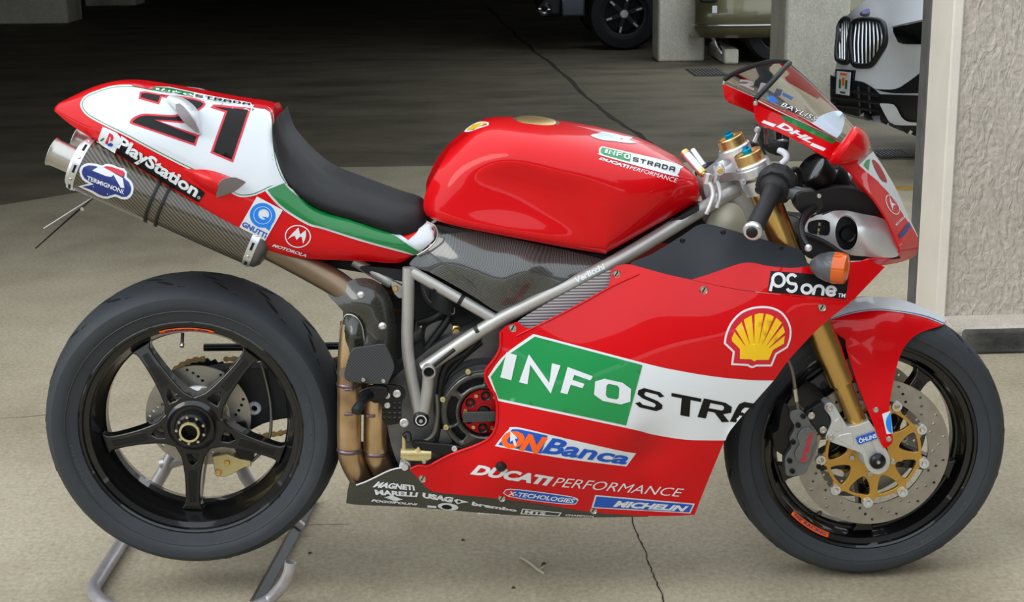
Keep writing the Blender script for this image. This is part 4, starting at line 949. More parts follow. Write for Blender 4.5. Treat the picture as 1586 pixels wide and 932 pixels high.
lathe('peg_tip', [(0, .010), (.006, .009), (.0105, .003), (.0105, -.016), (.009, -.02)], at(553, 634, -.258), at(553, 634, -.258)-at(566, 616, -.20), 'black_plastic', FB, 20)
# ---- engine
EN = holder('engine', bike)
plate('crankcase', [(600, 600), (640, 560), (700, 520), (790, 500), (860, 560), (880, 640), (840, 720), (740, 740), (650, 742), (618, 720), (600, 660)], -.118, .11, 'engine_grey', EN, bevel=.01)
plate('vertical_cylinder', [(652, 520), (690, 468), (770, 500), (790, 560), (700, 590)], -.075, .075, 'engine_dark', EN, bevel=.01)
plate('front_cylinder', [(780, 560), (1010, 600), (1040, 680), (1010, 740), (790, 720)], -.09, .09, 'engine_dark', EN, bevel=.01)
plate('throttle_body', [(640, 440), (700, 432), (790, 470), (840, 500), (780, 520), (650, 500)], -.06, .06, 'engine_dark', EN, bevel=.01)
panel('intake_boot', [(653, 436), (690, 444), (712, 462), (724, 486), (700, 490), (676, 480), (658, 464)], [(653, 436, -.09), (724, 486, -.09), (690, 462, -.122), (660, 460, -.1), (712, 462, -.1)], 'black_plastic', EN, step=9, thick=.02)
tube('boot_edge', [at(a, b, -.108) for a, b in ((656, 446), (664, 464), (682, 478), (702, 486), (704, 476))], .0018, 'engine_grey', EN, seg=8)
plate('plug_cover', [(662, 505), (690, 496), (706, 512), (700, 540), (668, 548), (658, 528)], -.085, -.06, 'engine_grey', EN, bevel=.004)
lathe('union_bolt', [(0, -.014), (.008, -.014), (.008, 0), (.011, .002), (.011, .012)], at(707, 512, -.09), YA, 'gold_cap', EN, 6)
for pts, r in ((((660, 540, -.10), (690, 500, -.09), (700, 478, -.08)), .008), (((648, 500, -.09), (672, 492, -.1), (700, 470, -.09)), .007), (((744, 520, -.14), (722, 545, -.14), (694, 562, -.138), (683, 590, -.138), (680, 640, -.138), (676, 680, -.135), (664, 690, -.13)), .0068), (((676, 610, -.142), (678, 640, -.142), (672, 672, -.14), (656, 684, -.138), (640, 688, -.135)), .005), (((745, 530, -.125), (712, 558, -.126), (690, 585, -.126), (684, 620, -.126)), .006)):
    tube('engine_hose', [at3(p) for p in pts], r, 'rubber_hose' if r != .005 else 'steel_hose', EN, seg=12)
tube('shift_rod', [at(672, 566, -.166), at(690, 552, -.168), at(704, 541, -.168)], .004, 'rubber_hose', EN, seg=8)
# clutch
CC = at(750, 637, -.150)
def cring(r, n=40): return [(CC.x+r*math.cos(2*math.pi*i/n), CC.z+r*math.sin(2*math.pi*i/n)) for i in range(n)]
lathe('clutch_housing', [(.080, .04), (.092, .038), (.093, .016), (.088, .010), (.086, .002), (.078, .0)], CC, YA, 'engine_grey', EN, 64)
for r, y in ((.100, .03), (.108, .04)): lathe('case_rib', [(r-.004, y-.004), (r, y-.006), (r+.003, y), (r+.003, y+.02)], CC, YA, 'engine_grey', EN, 64)
win = []
for a0, a1, r0, r1 in ((150, 200, .058, .074), (90, 138, .060, .074), (44, 82, .060, .074), (205, 232, .06, .074)):
    A = [math.radians(a0+(a1-a0)*k/6) for k in range(7)]; win.append([(CC.x+r1*math.cos(a), CC.z+r1*math.sin(a)) for a in A]+[(CC.x+r0*math.cos(a), CC.z+r0*math.sin(a)) for a in reversed(A)])
cc = plate('clutch_cover', cring(.086), CC.y-.012, CC.y, 'carbon_dark', EN, holes=win+[cring(.050, 32)], bevel=.004, seg=.01, px=False)
lathe('clutch_basket', [(0, .012), (.078, .012), (.078, .03)], CC, YA, 'engine_dark', EN, 48)
lathe('pressure_plate', [(.014, -.004), (.046, -.002), (.049, .004), (.049, .012), (.014, .012)], CC, YA, 'red_anodised', EN, 48, closed=True)
lathe('clutch_hub', [(0, -.006), (.010, -.006), (.013, -.002), (.019, -.004), (.021, .002), (.021, .01)], CC, YA, 'black_metal', EN, 32)
for k in range(6):
    a = math.radians(24+60*k); p = CC+Vector((.034*math.cos(a), 0, .034*math.sin(a)))
    lathe('spring_cup', [(0, -.001), (.003, -.001), (.004, -.004), (.0075, -.004), (.0095, -.006), (.0098, 0)], p, YA, 'black_metal', EN, 20)
    a += math.radians(30); bolt(0, 0, 0, .0042, EN, 'gold_cap', 'plate_screw', .004, loc=CC+Vector((.038*math.cos(a), -.003, .038*math.sin(a))))
box('cover_strap', CC+Vector((.004, -.010, -.0075)), (.094, .006, .022), 'carbon_plate', EN, bevel=.0015)
for a, b in ((686, 618), (725, 575), (691, 661), (664+40, 704-10)): bolt(a, b, -.163, .0055, EN, 'pale_gold', 'cover_bolt')
plate('lower_casting', [(660, 690), (690, 662), (705, 690), (735, 698), (690, 712), (664, 706)], -.14, -.11, 'engine_grey', EN, bevel=.003)
plate('pedal_link', [(640, 684), (668, 686), (708, 690), (720, 697), (712, 706), (690, 706), (664, 700), (640, 694)], -.165, -.15, 'black_metal', EN, bevel=.003); bolt(704, 694, -.166, .006, EN, 'alloy')
mc = holder('rear_master_cylinder', bike)
tube('cylinder_body', [at(621, 701, -.158), at(668, 701, -.158)], .0092, 'pale_gold', mc, seg=20)
plate('flange', [(621, 704), (668, 704), (668, 711), (662, 714), (626, 713), (620, 708)], -.166, -.150, 'pale_gold', mc, bevel=.002)
tube('reservoir_spout', [at(626, 700, -.158), at(626, 684, -.158), at(626, 674, -.158)], .0042, 'pale_gold', mc, seg=14)
tube('inlet_elbow', [at(626, 676, -.16), at(632, 672, -.162), at(634, 684, -.17)], .0062, 'rubber_hose', mc, seg=12)
lathe('boss', [(0, -.012), (.006, -.012), (.008, 0), (.009, .006)], at(648, 694, -.158), (0, 0, -1), 'pale_gold', mc, 16)
for a, b in ((626, 713), (657, 714)): bolt(a, b, -.167, .0045, mc)
lathe('drain_plug', [(0, -.006), (.007, -.006), (.008, 0), (.0115, .001), (.0115, .02)], at(627, 722, -.15), YA, 'alloy_satin', EN, 24)
plate('sump', [(560, 740), (640, 720), (1000, 770), (1040, 790), (640, 785)], -.09, .09, 'engine_dark', EN, bevel=.01)
for c_ in ((612, 452), (620, 480)): lathe('shock_spring', [(.018, -.004), (.024, 0), (.018, .004)], at(c_[0]-6, c_[1], -.02), (0, .2, 1), 'brown_resin', EN, 20)
plate('shock_body', [(590, 440), (612, 446), (640, 470), (640, 520), (610, 560), (590, 520)], -.01, .03, 'engine_dark', EN, bevel=.004)
plate('seat_subframe', sharp([(470, 405), (560, 404), (640, 420), (640, 440), (560, 422), (500, 412)]), -.07, .07, 'engine_dark', EN, bevel=.004)
plate('electrics_tray', [(560, 412), (634, 420), (634, 436), (600, 430), (570, 424)], -.10, -.04, 'black_plastic', EN)
# ------------------------------------------------------------------ nose, windscreen, cockpit
# side piece of the nose (below the screen), then the strip down to the tip; the far side is mirrored
NS = [(1168, 160, 1), (1190, 170), (1240, 192), (1290, 216), (1312, 228), (1330, 255), (1360, 281), (1380, 303), (1402, 337), (1412, 351), (1421, 367), (1422, 383), (1416, 397), (1390, 407), (1345, 414, 1), (1330, 410), (1345, 402, 1), (1375, 400), (1391, 396), (1394, 388), (1387, 370), (1376, 344), (1366, 326), (1350, 303), (1331, 281), (1308, 258), (1284, 246), (1240, 221), (1200, 202), (1178, 193), (1171, 182)]
NSc = [(1168, 162, -.178), (1175, 190, -.180), (1240, 192, -.178), (1240, 220, -.184), (1290, 218, -.172), (1284, 245, -.186), (1308, 257, -.184), (1330, 256, -.150), (1331, 280, -.180), (1360, 282, -.110), (1350, 303, -.170), (1380, 304, -.080), (1366, 326, -.160), (1402, 338, -.052), (1376, 344, -.150), (1421, 368, -.024), (1387, 370, -.138), (1422, 383, -.020), (1394, 388, -.130), (1415, 397, -.026), (1391, 396, -.125), (1390, 407, -.060), (1345, 414, -.150), (1345, 402, -.170), (1332, 409, -.176)]
nose = panel('nose_fairing', NS, NSc, 'red_paint', bike, step=7, mirror=True, thick=.004)
# white front face between the two strips
NF = [[(1330, 256, -.150), (1360, 282, -.110), (1381, 305, -.080), (1402, 338, -.052), (1421, 367, -.024)],
      [(1346, 240, -.080), (1368, 268, -.060), (1386, 297, -.044), (1404, 334, -.030), (1421.5, 366, -.012)],
      [(1350, 232, 0), (1372, 266, 0), (1390, 298, 0), (1407, 335, 0), (1422, 366, 0)]]
nface = net('nose_face', NF, 'white_paint', bike, close=False, caps=False, nu=6)
sticker('headlamp_window', [[(1350, 247), (1360, 254), (1371, 274), (1373, 283), (1366, 280), (1356, 264)]], 'nose_face', 'red_anodised', nface, .001)
sticker('green_patch', [[(1334, 252, 1), (1347, 246, 1), (1345, 264, 1)]], [BVH['nose_face'], BVH['nose_fairing']], 'green_print', nface, .0008)
# windscreen
WS = [[(1170, 154, -.175), (1205, 172, -.176), (1245, 191, -.174), (1290, 212, -.164), (1318, 226, -.140)],
      [(1182, 141, -.160), (1214, 157, -.160), (1254, 176, -.156), (1297, 202, -.140), (1327, 222, -.110)],
      [(1202, 120, -.115), (1230, 135, -.112), (1266, 158, -.104), (1308, 194, -.086), (1340, 224, -.060)],
      [(1217, 103, -.055), (1241, 121, -.052), (1274, 150, -.048), (1316, 192, -.040), (1348, 228, -.028)],
      [(1222, 97, 0), (1245, 117, 0), (1278, 149, 0), (1319, 192, 0), (1351, 231, 0)]]
ws = net('windscreen', WS, 'clear_screen', bike, close=False, caps=False, nu=6, nv=5)
R_ = [at3(c[0]) for c in WS]; R_ = R_+[Vector((p.x, -p.y, p.z)) for p in reversed(R_[:-1])]
tube('screen_trim', R_, .0052, 'rubber_hose', ws, seg=12, n=6)
E_ = [at3(p) for p in WS[0]]
tube('screen_edge', E_, .0014, 'steel', ws, seg=8); tube('screen_edge', [Vector((p.x, -p.y, p.z)) for p in E_], .0014, 'steel', ws, seg=8)
for s in (-1, 1):
    p = at(1170, 160, -.176); lathe('screen_screw', [(0, -.004), (.004, -.003), (.005, 0)], Vector((p.x, s*abs(p.y), p.z)), (0, 1, 0), 'steel', ws, 12)
# mirror blanking cover
MC = [[(1285, 252, -.200), (1300, 256, -.200), (1322, 254, -.196), (1340, 244, -.180), (1348, 226, -.165)],
      [(1284, 254, -.225), (1302, 253, -.240), (1324, 246, -.242), (1341, 234, -.225), (1347, 220, -.190)],
      [(1287, 244, -.232), (1303, 233, -.258), (1322, 218, -.262), (1335, 208, -.240), (1343, 209, -.195)],
      [(1292, 233, -.222), (1304, 219, -.236), (1316, 205, -.240), (1325, 196, -.220), (1334, 200, -.185)],
      [(1300, 226, -.195), (1308, 216, -.196), (1316, 206, -.196), (1324, 198, -.185), (1328, 202, -.175)]]
mc_ = net('mirror_cover', MC, 'red_paint', bike, mirror=False, close=True, caps=True, nu=7, nv=6, ang=80); mirror_obj(mc_)
tube('cover_crease', [at3(p) for p in ((1287, 248, -.232), (1305, 237, -.257), (1318, 219, -.262), (1325, 202, -.235))], .0018, 'red_paint', mc_, seg=8)
# turn signal
sgx = Vector((.90, -.40, -.06)); sgc = at(1291, 414, -.240)
sg = lathe('turn_signal', [(0, -.046), (.004, -.0455), (.014, -.040), (.023, -.028), (.0285, -.012), (.030, 0), (.026, 0)], sgc, sgx, 'signal_grey', bike, 36)
lathe('amber_lens', [(.0305, 0), (.0305, .016), (.028, .024), (.018, .029), (0, .031)], sgc, sgx, 'amber_lens', sg, 36)
lathe('signal_screw', [(0, -.002), (.0035, -.002), (.0045, .002)], sgc-sgx.normalized()*.041+Vector((.006, -.014, .0)), (-.4, -1, 0), 'groove_black', sg, 14)
tube('signal_stalk', [at(1282, 408, -.232), at(1286, 404, -.19)], .008, 'black_plastic', bike, seg=12)
# headlamp shell, silver, with round opening
HS = [(1248, 336), (1275, 333), (1290, 327), (1310, 326), (1335, 331), (1360, 336), (1374, 344), (1386, 370), (1393, 386), (1390, 397), (1370, 399), (1340, 397), (1312, 393), (1285, 376), (1250, 364)]
hsc = [(1248, 350, -.118), (1290, 330, -.120), (1285, 370, -.125), (1310, 330, -.112), (1312, 392, -.128), (1335, 345, -.142), (1345, 375, -.152), (1370, 355, -.130), (1385, 385, -.128), (1360, 395, -.14), (1340, 334, -.11)]
hl = panel('headlamp_shell', HS, hsc, 'alloy_satin', bike, step=8, holes=[circle_px(1311, 361, 17.5, 28, 24), [(1252, 345), (1262, 341), (1275, 340), (1285, 344), (1286, 354), (1283, 365), (1272, 365), (1252, 360)]], mirror=True)
plate('lamp_recess', circle_px(1311, 361, 20, 31, 24), -.095, -.085, 'black_plastic', bike); lathe('lamp_socket', [(.013, -.01), (.016, -.012), (.017, 0), (.017, .02)], at(1311, 361, -.092), YA, 'black_metal', bike, 24)
plate('lamp_recess', [(1248, 340), (1290, 338), (1290, 368), (1248, 364)], -.098, -.088, 'black_plastic', bike)
for a, b in ((1269, 347), (1268, 356), (1267, 362)): box('wiring_tab', at(a, b, -.100), (.004, .002, .006), 'pale_gold', bike)
plate('headlamp_bracket', [(1260, 300), (1300, 290), (1340, 300), (1365, 330), (1330, 332), (1290, 326), (1262, 332)], -.085, .085, 'engine_dark', bike, bevel=.006)
plate('wiring_box', [(1240, 366), (1285, 376), (1320, 394), (1392, 398), (1380, 402), (1300, 404), (1250, 398)], -.12, .12, 'black_plastic', bike, bevel=.004)
tube('wiring_loom', [at3(p) for p in ((1245, 362, -.13), (1275, 374, -.135), (1300, 390, -.14), (1316, 398, -.14))], .005, 'rubber_hose', bike, seg=10)
# gauges on a curved bracket
gax = Vector((-.62, -.28, .55))
for a, b, y, r in ((1261, 264, -.055, .036), (1283, 274, -.02, .036), (1300, 292, .03, .03)):
    g = lathe('gauge', [(r*.86, .004), (r*.92, .012), (r, .010), (r, -.012), (r*.8, -.034), (0, -.04)], at(a, b, y), gax, 'black_metal', bike, 40)
    lathe('gauge_glass', [(0, .007), (r*.5, .0065), (r*.88, .004)], at(a, b, y), gax, 'smoked_gauge', g, 40)
tube('gauge_bracket', [at3(p) for p in ((1252, 300, -.05), (1280, 297, -.045), (1303, 285, -.03), (1316, 272, 0))], [.010, .011, .010, .008], 'alloy_satin', bike, seg=14)
# top yoke
hd = fd; ax, u_, v_ = frame_of(hd); sid = Vector((0, 1, 0)); fwd = sid.cross(hd).normalized()
if fwd.x < 0: fwd = -fwd
def local(f, s, h, base): return base+fwd*f+sid*s+hd*h
tb = Vector((f_lo.x, 0, f_lo.z))+fd*(top-.022)
half = [(.034, -.10), (.024, -.128), (-.002, -.139), (-.026, -.130), (-.036, -.106), (-.040, -.085), (-.058, -.058), (-.078, -.036), (-.080, 0)]
yo = half+[(f, -s) for f, s in reversed(half[:-1])]+[(.02, .06), (.004, 0), (.02, -.06)]
P2 = spl(yo, .012); v2, fs_ = fill([[(a, b) for a, b in P2]]); nn = len(v2)
vs = [local(a, b, 0, tb) for a, b in v2]+[local(a, b, -.020, tb) for a, b in v2]; F_ = list(fs_)+[tuple(i+nn for i in reversed(f)) for f in fs_]
ed_ = {(f[i], f[(i+1) % 3]) for f in fs_ for i in range(3)}
F_ += [(b, a, a+nn, b+nn) for a, b in ed_ if (b, a) not in ed_]
yk = mesh('top_yoke', vs, F_, 'alloy', bike, bevel=.003)
bm = bmesh.new(); bm.from_mesh(yk.data); bmesh.ops.recalc_face_normals(bm, faces=bm.faces); bm.to_mesh(yk.data); bm.free()
for s in (-1, 1): lathe('yoke_clamp', [(.030, -.022), (.0345, -.020), (.0345, .002), (.0315, .005), (.028, .004)], Vector((f_lo.x, s*.103, f_lo.z))+fd*(top-.020), fd, 'alloy', bike, 36)
lathe('stem_nut', [(0, .010), (.006, .010), (.008, .006), (.018, .006), (.020, 0), (.020, -.01)], local(-.045, 0, .002, tb), hd, 'alloy', bike, 24)
pb = at(1114, 263, -.125); lathe('yoke_bolt_boss', [(0, -.006), (.004, -.006), (.005, -.010), (.009, -.010), (.0105, -.006), (.0105, .03)], pb, (.1, 1, 0), 'alloy', bike, 24); bolt(0, 0, 0, .006, bike, 'gold_cap', loc=pb+Vector((0, -.009, 0)))
# lower yoke and clip-on clamp
lb = tb-fd*.17
tube('lower_yoke', [Vector((lb.x, -.103, lb.z)), Vector((lb.x-.03, 0, lb.z-.012)), Vector((lb.x, .103, lb.z))], .03, 'alloy', bike, seg=16)
def clipon(s):
    q = Vector((f_lo.x, s*.103, f_lo.z))+fd*(top-.062)
    c = lathe('clip_on_clamp', [(.028, -.016), (.036, -.014), (.036, .014), (.028, .016)], q, fd, 'alloy', bike, 32, closed=True)
    g0 = at(1200, 290, -.158); g1 = at(1166, 357, -.322)
    if s > 0: g0 = Vector((g0.x, -g0.y, g0.z)); g1 = Vector((g1.x, -g1.y, g1.z))
    gd = (g1-g0).normalized(); gl = (g1-g0).length
    tube('handlebar', [q+gd*.02, g0+gd*.02], .0125, 'black_metal', bike, seg=16)
    lathe('throttle_grip', [(0, .0), (.026, 0), (.029, .004), (.029, .012), (.021, .016), (.0185, .020), (.0180, .026), (.0165, .05), (.0170, gl-.012), (.0175, gl-.006), (0, gl-.006)], g0, gd, 'black_plastic', bike, 36)
    lathe('bar_end', [(.0165, gl-.006), (.0180, gl-.003), (.0180, gl+.004), (.0150, gl+.007), (.0110, gl+.007)], g0, gd, 'alloy', bike, 36)
    lathe('bar_end_weight', [(.0112, gl+.006), (.010, gl+.011), (.005, gl+.014), (0, gl+.0145)], g0, gd, 'black_metal', bike, 28)
    lathe('throttle_housing', [(0, -.034), (.034, -.034), (.040, -.028), (.040, -.006), (.034, .0), (0, .002)], g0, gd, 'black_plastic', bike, 9, 30)
    return g0, gd
g0, gd = clipon(-1); clipon(1)
tube('throttle_cable', [at(1196, 296, -.12), at(1214, 276, -.12), at(1232, 262, -.09), at(1240, 276, -.07), at(1236, 300, -.06)], .006, 'rubber_hose', bike, seg=10)
tube('throttle_cable', [at(1200, 300, -.12), at(1208, 282, -.13), at(1222, 272, -.10)], .0085, 'rubber_hose', bike, seg=10)
# brake master cylinder, reservoir, lever
tube('master_cylinder', [at(1212, 296, -.155), at(1236, 300, -.165), at(1256, 306, -.17)], .0135, 'signal_grey', bike, seg=16)
plate('lever_perch', [(1236, 300), (1256, 296), (1270, 300), (1276, 316), (1268, 330), (1254, 338), (1240, 330), (1232, 316)], -.19, -.15, 'black_metal', bike, bevel=.004)
tube('brake_lever', [at3(p) for p in ((1262, 322, -.19), (1248, 334, -.215), (1241, 350, -.25), (1243, 368, -.285), (1252, 383, -.315))], [.0085, .0085, .007, .006, .0055], 'black_metal', bike, seg=12)
lathe('lever_ball', [(0, -.007), (.005, -.005), (.007, 0), (.005, .005), (0, .007)], at(1252, 384, -.318), YA, 'alloy', bike, 16)
bolt(1260, 328, -.192, .005, bike, 'steel'); bolt(1268, 303, -.192, .0045, bike)
tube('fluid_reservoir', [at(1198, 222, -.075), at(1197, 196, -.075)], .018, 'smoked_gauge', bike, seg=24)
lathe('reservoir_cap', [(0, .006), (.016, .006), (.0195, .004), (.0195, -.006), (.018, -.008)], at(1206, 221, -.085), (0, 0, 1), 'black_plastic', bike, 28); lathe('cap_disc', [(0, .0075), (.008, .007), (.010, .006)], at(1206, 221, -.085), (0, 0, 1), 'alloy', bike, 20)
tube('reservoir_bracket', [at(1206, 232, -.10), at(1216, 238, -.11), at(1218, 246, -.115), at(1210, 254, -.115)], .0065, 'plate_white', bike, seg=10)
plate('ignition_bracket', sharp([(1168, 214), (1172, 205), (1177, 207), (1171, 222), (1165, 219)]), -.03, -.024, 'alloy', bike); lathe('ignition_knob', [(0, -.006), (.006, -.004), (.007, 0), (.006, .006)], at(1173, 201, -.03), YA, 'alloy', bike, 14)
plate('key_block', [(1176, 200), (1205, 196), (1222, 212), (1216, 240), (1190, 236), (1180, 222)], .02, .07, 'engine_dark', bike, bevel=.004)
plate('clamp_block', sharp([(1178, 272), (1200, 272), (1198, 278), (1180, 279)]), -.115, -.10, 'red_anodised', bike)
# steering damper with gilt ends, and the two steel lines
da, db = at(1061, 237, -.03), at(1088, 268, -.075)
tube('steering_damper', [da, db], .0088, 'alloy', bike, seg=20)
for p, q in ((da, db), (db, da)): lathe('damper_end', [(0, .006), (.005, .006), (.0065, .003), (.009, .003), (.0095, -.006)], p, p-q, 'gold_cap', bike, 20)
d2 = Vector((.020, .004, .006)); tube('damper_rod', [da+d2*.8, db.lerp(da, .25)+d2*.6], .0062, 'alloy', bike, seg=16)
for pts in (((1098, 282, -.10), (1103, 292, -.12), (1104, 304, -.14), (1098, 322, -.15), (1094, 331, -.15)), ((1110, 280, -.09), (1114, 292, -.11), (1115, 305, -.125), (1110, 322, -.13))): tube('steel_line', [at3(p) for p in pts], .0048, 'alloy_satin', bike, seg=12)
lathe('line_union', [(0, -.012), (.008, -.01), (.008, .01), (0, .012)], at(1096, 277, -.10), (.2, 0, 1), 'alloy', bike, 8); lathe('line_union', [(0, -.012), (.007, -.01), (.007, .01), (0, .012)], at(1109, 277, -.09), (.2, 0, 1), 'alloy', bike, 8)
plate('head_casting', [(1090, 282), (1130, 268), (1160, 282), (1180, 300), (1170, 340), (1150, 362), (1096, 350), (1100, 330)], -.045, .045, 'alloy_satin', bike, bevel=.008)
panel('coolant_tank', [(1096, 340), (1108, 322), (1124, 314), (1144, 318), (1156, 340), (1160, 362), (1128, 358), (1098, 352)], [(1096, 345, -.07), (1124, 316, -.075), (1150, 330, -.08), (1130, 340, -.095), (1156, 360, -.08), (1110, 350, -.085)], 'pale_gold', bike, step=9, thick=.02); bpy.data.objects['coolant_tank'].data.materials[0] = mat('cloudy_plastic', rgb(176, 172, 154), .5)
bolt(1150, 281, -.115, .006, bike, 'alloy', 'clamp_bolt', .012)
# ---- licence plate on its bracket
pt = [at(67, 353, -.075), at(143, 305, -.075), at(150, 301, .075), at(82, 345, .075)]
pl_ = mesh('licence_plate', pt, [(0, 1, 2, 3)], 'plate_white', bike, solid=.0015, smooth=False)
pr = [p+Vector((0, 0, .0012)) for p in pt]
for k in range(5):
    u = .14+.16*k; A = lambda a, b: (pr[0]*(1-a)+pr[1]*a)*(1-b)+(pr[3]*(1-a)+pr[2]*a)*b
    mesh('plate_mark', [A(.35, u), A(.62, u), A(.62, u+.08), A(.35, u+.08)], [(0, 1, 2, 3)], 'navy_print', pl_, smooth=False)
ptb = [at(54, 384, -.02), at(118, 328, -.04), at(148, 302, -.05), at(152, 300, .05), at(118, 326, .04), at(58, 382, .02)]
mesh('plate_bracket', ptb, [(0, 1, 4, 5), (1, 2, 3, 4)], 'black_metal', bike, solid=.0025, smooth=False); bolt(128, 323, -.06, .004, bike)
# ---- scoops on the tail
SC1 = [[(262, 160, -.088), (278, 176, -.108), (292, 195, -.120), (306, 209, -.124)], [(258, 153, -.086), (282, 167, -.126), (298, 184, -.144), (309, 208, -.130)], [(262, 148, -.078), (284, 158, -.110), (302, 176, -.128), (312, 206, -.122)], [(268, 147, -.068), (288, 154, -.084), (306, 171, -.102), (314, 203, -.112)]]
s1 = net('tail_scoop', SC1, 'white_paint', bike, mirror=False, close=True, nu=6, nv=5); mirror_obj(s1)
panel('scoop_mesh', [(272, 161), (278, 160), (290, 172), (302, 190), (309, 206), (304, 205), (286, 190), (274, 174)], [(272, 162, -.112), (309, 206, -.138), (290, 178, -.144), (286, 190, -.134), (300, 185, -.150)], 'grille_grey', s1, step=6, thick=.001)
SC2 = [[(270, 262, -.138), (300, 284, -.140), (320, 298, -.142), (336, 306, -.144)], [(272, 256, -.140), (302, 272, -.152), (322, 282, -.166), (337, 290, -.172)], [(276, 250, -.136), (306, 262, -.146), (330, 270, -.160), (350, 276, -.166)], [(284, 246, -.130), (316, 256, -.136), (345, 268, -.142), (380, 283, -.143)]]
s2 = net('tail_scoop', SC2, 'red_paint', bike, mirror=False, close=True, nu=6, nv=5); mirror_obj(s2)
panel('scoop_mesh', [(335, 306, 1), (336, 292), (340, 282), (350, 276), (365, 275), (381, 282, 1), (362, 297)], [(335, 306, -.150), (338, 284, -.176), (352, 276, -.172), (381, 282, -.148), (362, 297, -.150), (352, 288, -.165)], 'grille_grey', s2, step=7, thick=.001)
# fuel cap
fc_ = at(830, 190, -.012); lathe('fuel_cap', [(0, .006), (.036, .0055), (.040, .004), (.042, 0), (.042, -.012)], fc_, (.09, -.10, 1), 'gold_cap', bike, 44); lathe('fuel_cap_ring', [(.0405, .0035), (.0475, .003), (.0485, -.004)], fc_, (.09, -.10, 1), 'steel', bike, 44)
# ------------------------------------------------------------------ paddock stand
st = thing('paddock_stand', fl(300, 880), 'grey tubular paddock stand under the raised rear wheel', 'stand')
A_, B_, C_, D_ = fl(214, 800, .016), fl(146, 908, .016), fl(392, 940, .016), fl(462, 812, .016)
bd = (B_-A_).normalized()
tube('base_tube', [A_, A_.lerp(B_, .5), B_-bd*.05, B_+Vector((.004, -.022, 0)), fl(166, 938, .016), fl(230, 965, .016), fl(380, 985, .016)], .0155, 'stand_grey', st, seg=18, n=8)
dd = D_+(D_-C_)*.4
tube('side_rail', [dd, C_+(C_-D_)*.3], .0140, 'black_metal', st, seg=4)
tube('lever_hook', [fl(385, 942, .02), at(414, 930, -.115), at(436, 908, -.125), at(447, 888, -.13), at(450, 870, -.13)], .0125, 'stand_grey', st, seg=18, caps=False)
lathe('hook_mouth', [(.0127, 0), (.0105, .0005), (.0105, -.02)], at(450, 870, -.13), at(450, 870, -.13)-at(447, 888, -.13), 'stand_grey', st, 18)
pin = Vector((0, .125, .384)); pk = Vector((0, .24, .384))
tube('axle_pin', [pin, pk], .014, 'stand_grey', st, seg=16)
tube('upright', [at(272, 694, .24), at(240, 752, .24), Vector((at(240, 752, .24).x-.09, .26, .016))], .0150, 'stand_grey', st, seg=16, n=3)
tube('upright', [at(366, 706, .24), at(393, 756, .24), Vector((at(393, 756, .24).x+.10, .26, .016))], .0150, 'stand_grey', st, seg=16, n=3)
tube('cross_tube', [at(250, 720, .24), at(310, 706, .24), at(382, 720, .24)], .0150, 'stand_grey', st, seg=16)
tube('upright', [pk, at(312, 712, .24), at(302, 790, .24)], .0150, 'stand_grey', st, seg=16)
# ------------------------------------------------------------------ stickers and lettering
TA = 'tail_fairing'
WHT = [(127, 160), (134, 150), (152, 142), (176, 135), (206, 134), (240, 140), (300, 150), (350, 158), (395, 165), (413, 167), (421, 178), (423, 212), (427, 246), (435, 270), (444, 284, 1), (436, 286), (420, 289), (405, 296), (390, 301.5), (372, 302.5), (360, 297, 1), (340, 281), (300, 263), (250, 238), (200, 211), (168, 195), (140, 180), (129, 169)]
sticker('white_panel', [inset(WHT, -2.2)], TA, 'white_paint', tail, .0005, 6, 4)
sticker('green_pinstripe', [inset(WHT, .2)], TA, 'dark_green', tail, .0008, 6, 4)
sticker('white_panel', [inset(WHT, 1.6)], TA, 'white_paint', tail, .0011, 6, 4)
# band with lettering along the top
sticker('white_band', [sharp([(240, 135), (262, 135.5), (330, 150), (388, 160), (392, 166), (330, 158), (262, 145), (238, 139)])], TA, 'white_print', tail, .0014, 7)
sticker('green_band', [sharp([(236, 135.2), (262, 137), (300, 145), (299, 151), (262, 143.5), (235, 139)])], TA, 'dark_green', tail, .0017, 7)
lettering('band_lettering', row('INFO', [(242, 137.6), (298, 147), (297, 150), (241, 139.8)]), TA, 'white_print', tail, .0020)
lettering('band_lettering', row('STRADA', [(303, 147), (388, 161.2), (387, 164.2), (302, 151)]), TA, 'black_print', tail, .0020)
sticker('red_stripe', [sharp([(206, 130.5), (238, 136), (236, 140), (204, 133.5)])], TA, 'red_print', tail, .0017, 7)
sticker('red_stripe', [sharp([(394, 162), (412, 164.5), (420, 171), (421, 177), (411, 169.5), (392, 167)])], TA, 'red_print', tail, .0017, 7)
TWO = [(216.5, 143, 1), (224, 142), (250, 146.5), (280, 149.5), (303, 153.5), (316, 158), (318.7, 162), (315, 167), (308, 172), (298, 176), (289, 181), (286, 191, 1), (274, 190.5), (246, 188, 1), (308.6, 209.6, 1), (303, 226.6, 1), (201, 191.5, 1), (202, 187), (209, 181), (224, 176.5), (250, 178), (270, 178.5), (282, 174), (288, 167), (276, 158), (251, 151, 1), (246.6, 162.4, 1), (215, 153.6, 1)]
ONE = sharp([(330.7, 162.3), (389, 168), (361, 252), (325.7, 237), (348, 174.5), (326, 167.5)])
num = stickers('race_number', [[TWO], [ONE]], TA, 'red_print', tail, .0015, 9)
TWOb = [(219.5, 145.5, 1), (226, 145), (250, 149), (280, 152.3), (303, 156.3), (313, 160), (315, 162.5), (311, 166), (304, 170), (295, 174), (284, 180), (282, 188, 1), (270, 187.5), (238, 185.5, 1), (304.5, 212, 1), (300.5, 222.5, 1), (206, 190, 1), (206.5, 188), (212, 183.5), (225, 179.5), (250, 181), (272, 181.5), (285, 176), (291.5, 167), (278, 155.5), (249, 147.5, 1), (244.5, 158.6, 1), (218.3, 151, 1)]
stickers('race_number', [[TWOb], [inset(ONE, 3.4)]], TA, 'black_print', tail, .0019, 9)
